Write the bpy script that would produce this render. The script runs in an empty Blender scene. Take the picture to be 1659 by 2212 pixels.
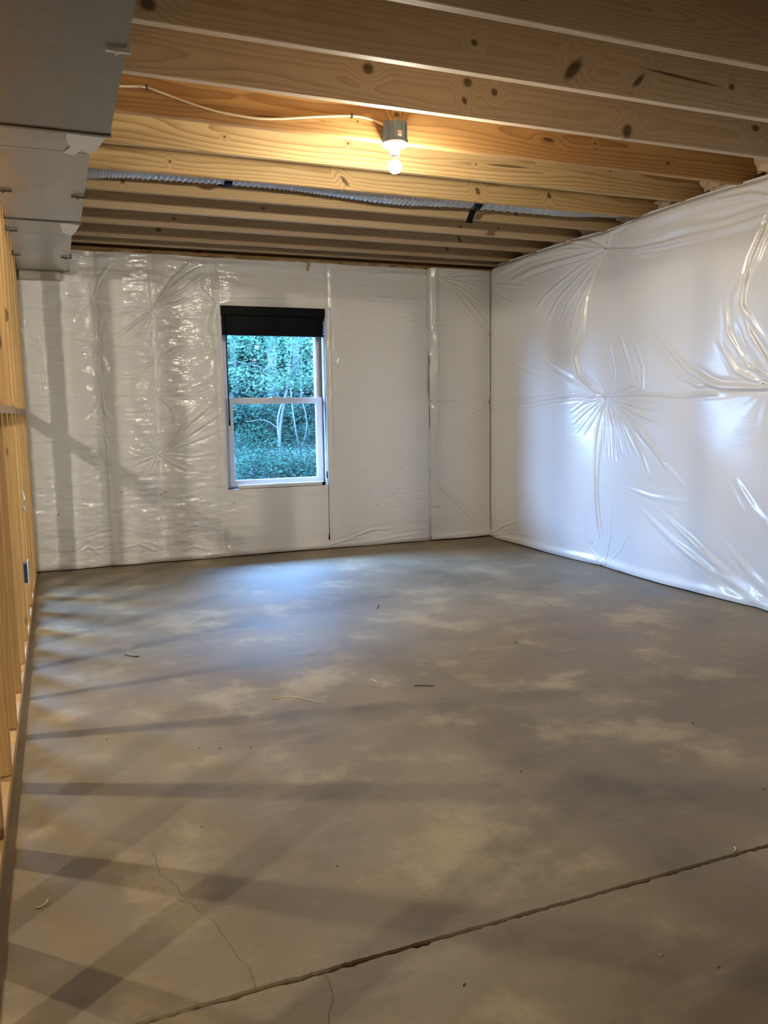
import bpy, bmesh, math, random
import numpy as np
from mathutils import Vector, Matrix

# ------------------------------------------------------------------ camera, sky, exposure
sc = bpy.context.scene
COL = sc.collection
sc.view_settings.view_transform = 'Standard'
sc.view_settings.look = 'None'
sc.view_settings.gamma = 1.0
sc.view_settings.use_curve_mapping = False
sc.view_settings.exposure = 2.93
BULB = 400.0          # emission of the bare bulbs
BULB2 = 690.0         # the stronger bulbs of the next room
BULB_COL = (1.0, 0.91, 0.735)
SKY = 22.0             # brightness of the daylight sky
SKY_TOP, SKY_LOW = (0.22, 0.45, 1.0), (0.28, 0.52, 1.0)

YAW, PITCH, ROLL, FPX = .3821, -.1232, -.0157, 1746.36
cam_d = bpy.data.cameras.new('camera')
cam = bpy.data.objects.new('camera', cam_d); COL.objects.link(cam)
fw = Vector((math.sin(YAW)*math.cos(PITCH), math.cos(YAW)*math.cos(PITCH), math.sin(PITCH)))
rt = Vector((math.cos(YAW), -math.sin(YAW), 0)); up = rt.cross(fw)
R_ = rt*math.cos(ROLL)+up*math.sin(ROLL); U_ = -rt*math.sin(ROLL)+up*math.cos(ROLL)
M = Matrix((R_, U_, -fw)).transposed().to_4x4(); M.translation = Vector((0, 0, 1.1291))
cam.matrix_world = M
cam_d.sensor_fit = 'VERTICAL'; cam_d.sensor_height = 36.0; cam_d.lens = FPX/2212*36.0
cam_d.clip_start = 0.02; cam_d.clip_end = 300
sc.camera = cam

world = bpy.data.worlds.new('sky'); sc.world = world; world.use_nodes = True
wn = world.node_tree; wn.nodes.clear()
_o = wn.nodes.new('ShaderNodeOutputWorld'); _b = wn.nodes.new('ShaderNodeBackground')
_t = wn.nodes.new('ShaderNodeTexCoord'); _s = wn.nodes.new('ShaderNodeSeparateXYZ'); _r = wn.nodes.new('ShaderNodeValToRGB')
_r.color_ramp.elements[0].position = 0.0; _r.color_ramp.elements[0].color = (*SKY_LOW, 1)
_r.color_ramp.elements[1].position = 0.9; _r.color_ramp.elements[1].color = (*SKY_TOP, 1)
wn.links.new(_t.outputs['Generated'], _s.inputs[0]); wn.links.new(_s.outputs['Z'], _r.inputs[0])
wn.links.new(_r.outputs[0], _b.inputs[0]); _b.inputs[1].default_value = SKY
wn.links.new(_b.outputs[0], _o.inputs[0])

# ------------------------------------------------------------------ helpers
rnd = random.Random(7)
XL, XR, YB, HJ = -0.19, 3.567, 6.345, 2.3532       # stud wall face, right wall, back wall, joist underside
JY0, JS = 1.9908, 0.4064                            # far face of joist 0, joist spacing

def smooth(me, on=True):
    me.polygons.foreach_set('use_smooth', [on]*len(me.polygons))

def link(name, me, mat=None, parent=None, sm=False, **kw):
    o = bpy.data.objects.new(name, me); COL.objects.link(o)
    if mat and not me.materials: me.materials.append(mat)
    if sm: smooth(me)
    if parent: o.parent = parent
    for k, v in kw.items(): o[k] = v
    return o

def empty(name, loc=(0, 0, 0), **kw):
    o = bpy.data.objects.new(name, None); COL.objects.link(o); o.location = loc
    o.empty_display_size = 0.05
    for k, v in kw.items(): o[k] = v
    return o

def keep(o, parent):
    """parent without moving (parents here are unrotated)"""
    o.parent = parent; o.matrix_parent_inverse = Matrix.Translation(-parent.location)
    return o

def bm_box(bm, x0, x1, y0, y1, z0, z1, bev=0.0, rot=None):
    vs = [bm.verts.new(v) for v in ((x0,y0,z0),(x1,y0,z0),(x1,y1,z0),(x0,y1,z0),(x0,y0,z1),(x1,y0,z1),(x1,y1,z1),(x0,y1,z1))]
    fs = [bm.faces.new([vs[i] for i in f]) for f in ((0,3,2,1),(4,5,6,7),(0,1,5,4),(1,2,6,5),(2,3,7,6),(3,0,4,7))]
    if bev > 0:
        es = list({e for f in fs for e in f.edges})
        bmesh.ops.bevel(bm, geom=es, offset=bev, segments=1, affect='EDGES', profile=0.5)
    return vs

def bm_mesh(bm, name='m'):
    bmesh.ops.recalc_face_normals(bm, faces=bm.faces)
    me = bpy.data.meshes.new(name); bm.to_mesh(me); bm.free(); return me

def box(name, b, mat, parent=None, bev=0.0, **kw):
    bm = bmesh.new(); bm_box(bm, *b, bev=bev)
    o = link(name, bm_mesh(bm, name), mat, None, **kw)
    if parent: keep(o, parent)
    return o

def lathe(prof, n=32, c=(0, 0, 0)):
    """prof: list of (r,z)"""
    bm = bmesh.new(); rings = []
    for r, z in prof:
        if r < 1e-5: rings.append([bm.verts.new((c[0], c[1], c[2]+z))])
        else: rings.append([bm.verts.new((c[0]+r*math.cos(2*math.pi*i/n), c[1]+r*math.sin(2*math.pi*i/n), c[2]+z)) for i in range(n)])
    for a, b in zip(rings, rings[1:]):
        for i in range(n):
            j = (i+1) % n
            if len(a) == 1 and len(b) == 1: continue
            if len(a) == 1: bm.faces.new((a[0], b[i], b[j]))
            elif len(b) == 1: bm.faces.new((a[i], a[j], b[0]))
            else: bm.faces.new((a[i], a[j], b[j], b[i]))
    return bm_mesh(bm)

def tube(pts, r, n=8, flat=None):
    """swept tube along pts; r number or list; flat=(ry) squash in the second axis"""
    pts = [Vector(p) for p in pts]; bm = bmesh.new(); rings = []
    nrm = None
    for i, p in enumerate(pts):
        t = (pts[min(i+1, len(pts)-1)]-pts[max(i-1, 0)]).normalized()
        if nrm is None:
            nrm = t.orthogonal().normalized()
        nrm = (nrm-t*nrm.dot(t)).normalized(); bi = t.cross(nrm)
        rr = r[i] if isinstance(r, (list, tuple)) else r
        rings.append([bm.verts.new(p+nrm*rr*math.cos(2*math.pi*k/n)+bi*rr*math.sin(2*math.pi*k/n)) for k in range(n)])
    for a, b in zip(rings, rings[1:]):
        for k in range(n): bm.faces.new((a[k], a[(k+1) % n], b[(k+1) % n], b[k]))
    bm.faces.new(rings[0][::-1]); bm.faces.new(rings[-1])
    return bm_mesh(bm)

def spline(P, m=8):
    P = [Vector(p) for p in P]; out = []
    for i in range(len(P)-1):
        a, b, c, d = P[max(i-1, 0)], P[i], P[i+1], P[min(i+2, len(P)-1)]
        for k in range(m):
            t = k/m
            out.append(.5*((2*b)+(c-a)*t+(2*a-5*b+4*c-d)*t*t+(3*b-a-3*c+d)*t**3))
    out.append(P[-1]); return out

def np_mesh(name, V, F):
    """V (n,3), F (m,k)"""
    me = bpy.data.meshes.new(name); V = np.ascontiguousarray(V, np.float32); F = np.ascontiguousarray(F, np.int32)
    k = F.shape[1]
    me.vertices.add(len(V)); me.vertices.foreach_set('co', V.ravel())
    me.loops.add(F.size); me.loops.foreach_set('vertex_index', F.ravel())
    me.polygons.add(len(F)); me.polygons.foreach_set('loop_start', np.arange(0, F.size, k, dtype=np.int32))
    me.update(calc_edges=True); me.validate(); return me

# ------------------------------------------------------------------ materials
class NT:
    def __init__(s, name):
        s.m = bpy.data.materials.new(name); s.m.use_nodes = True; s.t = s.m.node_tree; s.t.nodes.clear()
        s.out = s.n('ShaderNodeOutputMaterial')
    def n(s, typ, **kw):
        nd = s.t.nodes.new(typ)
        for k, v in kw.items(): setattr(nd, k, v)
        return nd
    def l(s, a, b): s.t.links.new(a, b)
    def set(s, sock, v):
        if hasattr(v, 'default_value') or hasattr(v, 'is_output'): s.l(v, sock)
        else: sock.default_value = v
    def math(s, op, a, b=None, c=None, clamp=False):
        nd = s.n('ShaderNodeMath', operation=op); nd.use_clamp = clamp
        for i, v in enumerate((a, b, c)):
            if v is not None: s.set(nd.inputs[i], v)
        return nd.outputs[0]
    def vmath(s, op, a, b=None):
        nd = s.n('ShaderNodeVectorMath', operation=op); s.set(nd.inputs[0], a)
        if b is not None: s.set(nd.inputs[1], b)
        return nd
    def mix(s, f, a, b, blend='MIX'):
        nd = s.n('ShaderNodeMix', data_type='RGBA', blend_type=blend)
        s.set(nd.inputs[0], f)
        for i, v in ((6, a), (7, b)):
            if isinstance(v, tuple) and len(v) == 3: v = (*v, 1)
            s.set(nd.inputs[i], v)
        return nd.outputs[2]
    def noise(s, vec, scale, detail=3, rough=.5, out='Fac'):
        nd = s.n('ShaderNodeTexNoise'); s.l(vec, nd.inputs['Vector'])
        nd.inputs['Scale'].default_value = scale; nd.inputs['Detail'].default_value = detail; nd.inputs['Roughness'].default_value = rough
        return nd.outputs[out]
    def scaled(s, vec, sc_, loc=(0, 0, 0)):
        nd = s.n('ShaderNodeMapping'); s.l(vec, nd.inputs[0]); nd.inputs['Scale'].default_value = sc_
        s.set(nd.inputs['Location'], loc); return nd.outputs[0]
    def ramp(s, f, *st):
        nd = s.n('ShaderNodeValToRGB'); s.l(f, nd.inputs[0]); e = nd.color_ramp.elements
        while len(e) < len(st): e.new(.5)
        for el, (p, c) in zip(e, st): el.position = p; el.color = (*c, 1) if len(c) == 3 else c
        return nd.outputs[0]
    def maprange(s, v, a, b, c=0., d=1.):
        nd = s.n('ShaderNodeMapRange'); nd.clamp = True; s.l(v, nd.inputs[0])
        for i, x in zip((1, 2, 3, 4), (a, b, c, d)): nd.inputs[i].default_value = x
        nd.interpolation_type = 'SMOOTHSTEP'; return nd.outputs[0]
    def bsdf(s, color, rough=.5, metal=0., spec=.5, bump=None, dist=.002, strength=1.):
        p = s.n('ShaderNodeBsdfPrincipled')
        if isinstance(color, tuple): color = (*color[:3], 1)
        s.set(p.inputs['Base Color'], color); s.set(p.inputs['Roughness'], rough); s.set(p.inputs['Metallic'], metal)
        p.inputs['Specular IOR Level'].default_value = spec
        if bump is not None:
            b = s.n('ShaderNodeBump'); s.l(bump, b.inputs['Height']); b.inputs['Distance'].default_value = dist; b.inputs['Strength'].default_value = strength
            s.l(b.outputs[0], p.inputs['Normal'])
        s.l(p.outputs[0], s.out.inputs[0]); return p
    def obj(s): return s.n('ShaderNodeTexCoord').outputs['Object']

def plain(name, col, rough=.5, metal=0., spec=.5, nscale=30, nvar=.12):
    t = NT(name); c = t.obj(); nz = t.noise(c, nscale, 3)
    dark = tuple(v*(1-nvar) for v in col); lite = tuple(min(1, v*(1+nvar)) for v in col)
    t.bsdf(t.mix(nz, dark, lite), rough, metal, spec); return t.m

def wood(name, axis='X', seed=0.,  light=(.52, .35, .17), dark=(.34, .18, .065), stain=.35, knots=(), kplane='XZ', ring=.011, slope=.012, rough=.62, grey=0., tone=(.44, .235, .09), grain=.95):
    """pine lumber: growth rings round a pith line that runs along the board, knots with bent grain"""
    t = NT(name); co = t.obj()
    rn = t.n('ShaderNodeObjectInfo').outputs['Random']
    sp = t.n('ShaderNodeSeparateXYZ'); t.l(co, sp.inputs[0]); X, Y, Z = sp.outputs
    if axis == 'Z': X, Z = Z, X
    elif axis == 'Y': X, Y = Y, X
    X = t.math('ADD', X, t.math('MULTIPLY', rn, 17.0)); X = t.math('ADD', X, seed*3.7)
    cb = t.n('ShaderNodeCombineXYZ'); t.l(X, cb.inputs[0]); t.l(Y, cb.inputs[1]); t.l(Z, cb.inputs[2]); p = cb.outputs[0]
    wob = t.noise(t.scaled(p, (.9, 5, 5)), 1.0, 3)
    wob2 = t.noise(t.scaled(p, (5, 22, 22)), 1.0, 3)
    low = t.noise(t.scaled(p, (.5, .4, .4)), 1.0, 1)
    rs = random.Random(int(seed*100)+3)
    oy = t.math('ADD', Y, t.math('MULTIPLY_ADD', low, .16, rs.uniform(-.13, -.03)))
    oz = t.math('ADD', Z, rs.uniform(-.03, .03)-(2.46 if axis == 'X' else 0))
    oy = t.math('ADD', oy, (-(JY0+seed*JS) if axis == 'X' else 0.))
    r = t.math('SQRT', t.math('ADD', t.math('MULTIPLY', oy, oy), t.math('MULTIPLY', oz, oz)))
    r = t.math('ADD', r, t.math('MULTIPLY', wob, .05)); r = t.math('ADD', r, t.math('MULTIPLY', wob2, .006))
    km = None
    A, B = {'XZ': (sp.outputs[0], sp.outputs[2]), 'YZ': (sp.outputs[1], sp.outputs[2])}[kplane]
    for kx, kz, rx, rz, ang in knots:
        ca, sa = math.cos(ang), math.sin(ang)
        dx = t.math('SUBTRACT', A, kx); dz = t.math('SUBTRACT', B, kz)
        u = t.math('DIVIDE', t.math('ADD', t.math('MULTIPLY', dx, ca), t.math('MULTIPLY', dz, sa)), rx)
        v = t.math('DIVIDE', t.math('SUBTRACT', t.math('MULTIPLY', dz, ca), t.math('MULTIPLY', dx, sa)), rz)
        d = t.math('SQRT', t.math('ADD', t.math('MULTIPLY', u, u), t.math('MULTIPLY', v, v)))
        r = t.math('ADD', r, t.math('MULTIPLY', t.maprange(d, 4.5, .3), .028))
        k = t.maprange(d, 1.35, .55)
        km = k if km is None else t.math('MAXIMUM', km, k)
    ph = t.math('FRACT', t.math('DIVIDE', r, ring))
    late = t.math('POWER', ph, 2.6)
    late = t.math('MULTIPLY', late, t.maprange(ph, 1.0, .93))
    fib = t.noise(t.scaled(p, (3, 260, 260)), 1.0, 2)
    blot = t.noise(t.scaled(p, (1.2, 3, 3)), 1.0, 3, .6)
    c = t.mix(t.math('MULTIPLY', late, grain), light, dark)
    c = t.mix(t.maprange(blot, .45, .75, 0, stain), c, tuple(v*.55 for v in dark))
    hue = t.noise(t.scaled(p, (.35, 1.5, 1.5)), 1.0, 2)
    c = t.mix(t.maprange(hue, .35, .65, 0, .5), c, tone, 'MIX')
    val = t.math('MULTIPLY_ADD', fib, .20, .88); val = t.math('MULTIPLY', val, t.math('MULTIPLY_ADD', rn, .22, .88))
    mx = t.n('ShaderNodeVectorMath', operation='SCALE'); t.l(c, mx.inputs[0]); t.l(val, mx.inputs['Scale']); c = mx.outputs[0]
    if grey: c = t.mix(grey, c, (.22, .2, .17))
    if km is not None: c = t.mix(t.math('MULTIPLY', km, .85), c, (.075, .04, .022))
    else:
        vo = t.n('ShaderNodeTexVoronoi'); t.l(t.scaled(p, (1.5, 5, 5)), vo.inputs['Vector']); vo.inputs['Scale'].default_value = 2.0
        c = t.mix(t.maprange(vo.outputs['Distance'], .13, .08, 0, .8), c, (.08, .035, .014))
    t.bsdf(c, rough, 0, .3, t.math('ADD', fib, t.math('MULTIPLY', ph, .6)), .0006, .6)
    return t.m

# white vinyl insulation facing: embossed weave, cross-wise crinkle, semi gloss
def vinyl(name, crinkle=1.0, rough=.34):
    t = NT(name); co = t.obj()
    nz = t.noise(t.scaled(co, (1.3, 1.3, 1.3)), 1.0, 3)
    c = t.mix(nz, (.675, .655, .625), (.735, .72, .695))
    h1 = t.noise(t.scaled(co, (7, 7, 48)), 1.0, 3, .55)
    vo = t.n('ShaderNodeTexVoronoi'); t.l(t.scaled(co, (75, 75, 105)), vo.inputs['Vector']); vo.inputs['Scale'].default_value = 1.0
    dots = t.math('MULTIPLY', vo.outputs['Distance'], .34*min(1, crinkle))
    t.bsdf(c, t.math('MULTIPLY_ADD', nz, .12, rough-.06), 0, .7, t.math('ADD', t.math('MULTIPLY', h1, crinkle), dots), .0028, .8)
    return t.m

M_vinyl = vinyl('white_vinyl_facing', 1.5, .155)
M_vinyl2 = vinyl('white_vinyl_facing_smooth', .30, .24)

def concrete():
    t = NT('troweled_concrete'); co = t.obj()
    n1 = t.noise(co, .55, 5, .6); n2 = t.noise(t.scaled(co, (1.7, 1.7, 1), (4, 2, 0)), 1.3, 6, .65); n3 = t.noise(co, 60, 3, .6)
    n4 = t.noise(t.scaled(co, (2.2, 9, 1), (1, 7, 0)), 1.0, 5, .7)
    c = t.mix(t.maprange(n1, .35, .65), (.185, .142, .088), (.275, .212, .134))
    c = t.mix(t.maprange(n2, .50, .67, 0, .7), c, (.44, .345, .20))
    c = t.mix(t.maprange(n2, .47, .32, 0, .65), c, (.13, .105, .07))
    c = t.mix(t.maprange(n4, .54, .72, 0, .22), c, (.42, .365, .28))
    c = t.mix(t.math('MULTIPLY_ADD', n3, .5, -.1, clamp=True), c, (.17, .132, .085), 'MIX')
    ro = t.math('MULTIPLY_ADD', n2, .25, .42)
    t.bsdf(c, ro, 0, .22, t.math('ADD', n4, t.math('MULTIPLY', n3, .3)), .0012, .5); return t.m
M_conc = concrete()
M_found = plain('foundation_concrete', (.3, .29, .27), .85, nscale=8)
M_osb = plain('subfloor_strandboard', (.36, .24, .12), .8, nscale=14, nvar=.35)
def galv(name, a, b):
    t = NT(name); co = t.obj()
    n = t.noise(co, 2.5, 3); vo = t.n('ShaderNodeTexVoronoi'); t.l(co, vo.inputs['Vector']); vo.inputs['Scale'].default_value = 45
    c = t.mix(n, a, b); c = t.mix(t.math('MULTIPLY', vo.outputs['Distance'], .18), c, (.40, .40, .39))
    t.bsdf(c, t.math('MULTIPLY_ADD', n, .12, .26), .6, .5, n, .004, .5); return t.m
M_galv = galv('galvanized_sheet_steel', (.175, .15, .118), (.235, .205, .165)); M_galv2 = galv('paler_galvanized_steel', (.40, .355, .295), (.48, .43, .36))  # second steel is a paler grey, for the farther duct sections
M_foil = plain('crinkled_foil_tape', (.74, .72, .68), .3, .8, nscale=25)
M_clip = plain('dark_steel_clip', (.06, .055, .05), .5, .5)
M_clipl = plain('bright_steel_clip', (.72, .70, .66), .45, .5)
M_flex = plain('silver_flexible_foil', (.50, .50, .50), .40, .7, nscale=20)
M_black = plain('black_plastic', (.004, .004, .0045), .5, 0, .08)
M_blk2 = plain('black_painted_slat', (.0035, .0035, .0045), .45, 0, .10)
M_wvin = plain('white_window_vinyl', (.62, .60, .57), .4, nscale=10, nvar=.03)
M_wpla = plain('white_porcelain', (.86, .85, .82), .25, nscale=10, nvar=.02)
M_greyp = plain('grey_blue_plastic', (.15, .21, .27), .45)
M_bluep = plain('dark_blue_plastic', (.015, .035, .10), .4)
M_cable = plain('cream_cable_sheath', (.80, .70, .50), .5, nvar=.05)
M_kraft = plain('brown_kraft_paper', (.40, .26, .11), .8, nscale=40, nvar=.3)
M_fiber = plain('pinkish_tan_fibreglass', (.52, .37, .25), .95, nscale=22, nvar=.4)
M_nail = plain('dark_nail_head', (.03, .028, .025), .5, .4)
M_dirt = plain('dark_debris', (.04, .03, .02), .8)
M_shav = plain('pale_wood_shaving', (.70, .60, .42), .7)
M_brown = plain('brown_twig_bark', (.10, .055, .025), .8)
M_crack = plain('hairline_crack', (.11, .095, .075), .9)
M_sash_str = plain('brown_weather_strip', (.12, .07, .04), .6)
M_clear = plain('clear_tape', (.72, .71, .70), .2)
M_orange = plain('orange_print', (.70, .20, .04), .5)
M_drywall = plain('painted_board', (.62, .60, .56), .8)
t = NT('clear_window_glass'); tr = t.n('ShaderNodeBsdfTransparent'); tr.inputs[0].default_value = (.93, .96, .96, 1); gl = t.n('ShaderNodeBsdfGlossy'); gl.inputs['Roughness'].default_value = .02
lw = t.n('ShaderNodeLayerWeight'); lw.inputs[0].default_value = .5; frs = t.math('MULTIPLY_ADD', t.math('POWER', lw.outputs['Facing'], 5.0), .9, .03); mxs = t.n('ShaderNodeMixShader'); t.l(frs, mxs.inputs[0]); t.l(tr.outputs[0], mxs.inputs[1]); t.l(gl.outputs[0], mxs.inputs[2]); t.l(mxs.outputs[0], t.out.inputs[0]); M_glass = t.m
def bulbmat(name, power):
    # an LED bulb throws most of its light away from its base
    t = NT(name); em = t.n('ShaderNodeEmission'); em.inputs[0].default_value = (*BULB_COL, 1)
    g = t.n('ShaderNodeSeparateXYZ'); t.l(t.n('ShaderNodeNewGeometry').outputs['Normal'], g.inputs[0])
    t.l(t.maprange(g.outputs[2], .7, -.65, power*.10, power), em.inputs[1]); t.l(em.outputs[0], t.out.inputs[0]); return t.m
M_bulb = bulbmat('lit_bulb_glass', BULB); M_bulb2 = bulbmat('lit_bulb_glass_next_room', BULB2)

# ------------------------------------------------------------------ pucker fields of the insulation
FR=[([4.755,2.218,5.094,2.209,5.552,2.208,5.931,2.163],12,14),([4.755,2.218,5.153,2.285,5.652,2.306,6.119,2.266],10,14),([4.755,2.218,5.096,2.307,5.521,2.325,6.006,2.312],8,12),([4.755,2.218,5.035,2.118,5.388,1.986,5.58,1.869],8,10),([4.755,2.218,4.968,2.091,5.234,1.931,5.384,1.76],8,10),([4.755,2.218,4.924,2.052,5.115,1.883,5.229,1.693],7,9),([4.755,2.218,4.87,2.043,5.002,1.869,5.081,1.646],6,9),([4.755,2.218,4.844,2.071,4.904,1.921,4.925,1.681,5.027,1.509,4.99,1.373,4.86,1.276,4.736,1.211],14,11),([4.755,2.218,4.806,2.033,4.831,1.784],5,8),([4.755,2.218,4.672,2.318,4.39,2.347,4.094,2.377],10,14),([4.755,2.218,4.722,2.313,4.684,2.381],6,8),([4.755,2.218,4.93,2.301,5.213,2.362,5.587,2.382,6.081,2.362],10,14),([4.755,2.218,4.383,2.143,4.124,2.123,3.814,2.122,3.538,2.123,3.234,2.163],14,15),([4.755,2.218,4.293,2.103,4.001,2.059],5,12),([4.755,2.218,4.565,2.026,4.282,1.808,4.148,1.678],4,12),([3.235,2.174,3.365,2.122,3.447,1.922,3.479,1.729,3.477,1.679,3.381,1.545,3.25,1.388],12,11),([3.235,2.174,3.414,2.181,3.64,2.157,3.891,2.171,4.127,2.207],10,16),([3.235,2.186,3.481,2.269,3.75,2.283,4.09,2.281,4.299,2.27],9,16),([3.234,2.163,3.346,2.047,3.4,1.913,3.551,1.714],8,14),([3.188,1.312,3.308,1.343,3.427,1.525,3.487,1.693],11,9),([3.184,1.24,3.305,1.274,3.444,1.338,3.576,1.539,3.603,1.746],11,9),([3.182,1.216,3.365,1.242,3.532,1.33,3.644,1.519],8,12),([3.181,1.192,3.305,1.225,3.63,1.235,3.855,1.347,4.102,1.559,4.28,1.75],10,17),([3.181,1.192,3.494,1.239,3.776,1.262,3.931,1.323,4.185,1.538,4.414,1.706],6,18),([3.181,1.192,3.367,1.284,3.47,1.403,3.545,1.587],7,10),([4.736,1.211,4.817,1.072,4.923,0.938],6,6),([4.736,1.211,4.9,1.122,5.038,1.021],6,6),([4.736,1.211,4.946,1.172,5.069,1.106],5,6),([4.736,1.211,4.856,1.095,4.997,0.954],5,5),([4.736,1.211,4.71,1.007,4.677,0.782],8,7),([4.736,1.211,4.608,1.008,4.525,0.757],8,7),([4.736,1.211,4.509,1.009,4.36,0.812],8,7),([4.736,1.211,4.658,1.008,4.616,0.785],6,6),([4.736,1.211,4.558,1.009,4.449,0.808],7,6),([4.736,1.211,4.437,1.026,4.247,0.832,4.152,0.658],8,8),([4.736,1.211,4.368,1.057,4.117,0.867,3.943,0.659],7,9),([4.736,1.211,4.297,0.981,4.03,0.783,3.823,0.625],6,10),([4.736,1.211,4.257,1.131,3.962,1.106],5,8),([4.736,1.211,4.301,1.087,4.04,1.029],5,7),([4.736,1.211,4.788,0.974,4.757,0.613,4.758,0.28,4.708,0.011],9,9),([4.736,1.211,4.722,0.878,4.719,0.418,4.708,0.011],9,8),([4.736,1.211,4.593,1.355,4.65,1.577],4,8),([4.736,1.211,4.353,1.283,4.452,1.47,4.529,1.628],6,10),([4.736,1.211,4.262,1.25,4.267,1.398,4.41,1.617],5,10),([4.736,1.211,5.072,1.225,5.638,1.191,6.314,1.186],8,9),([4.736,1.211,5.071,1.198,5.638,1.154,6.074,1.151],6,7),([4.736,1.211,4.26,1.215,3.926,1.198,3.333,1.226],8,10),([4.736,1.211,4.259,1.179,3.964,1.168],6,8),([4.708,0.011,4.875,0.127,4.926,0.396],4,9),([4.708,0.011,4.61,0.233,4.567,0.498],5,10),([4.708,0.011,4.506,0.15,4.366,0.298],4,9),([6.337,0.002,6.03,0.138,5.696,0.237],6,8),([6.337,0.015,6.149,0.225,6.11,0.473],5,9),([6.337,0.002,5.915,0.092,5.555,0.121],5,7),([6.339,1.187,6.152,0.953,5.919,0.684],4,9),([6.339,1.187,6.153,1.389,6.077,1.58],4,9),([6.339,2.227,6.118,2.084,5.786,1.966],6,10),([6.339,2.227,6.08,2.173,5.65,2.092],5,8),([4.147,0.523,3.811,0.343,3.508,0.141,3.176,-0.001],12,-20),([4.012,0.345,3.653,0.17,3.241,0.01],9,-18),([3.591,0.401,3.376,0.193,3.149,0.057],9,-20),([4.326,0.521,4.099,0.393,3.806,0.229,3.503,0.033],7,-20),([4.423,0.606,4.148,0.562,3.82,0.555],5,-12),([3.504,0.758,3.33,0.564,3.169,0.432],6,-20),([5.644,1.66,5.316,1.459,4.96,1.306],3,-12),([6.001,1.575,5.641,1.441,5.315,1.371],3,-12),]
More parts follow.
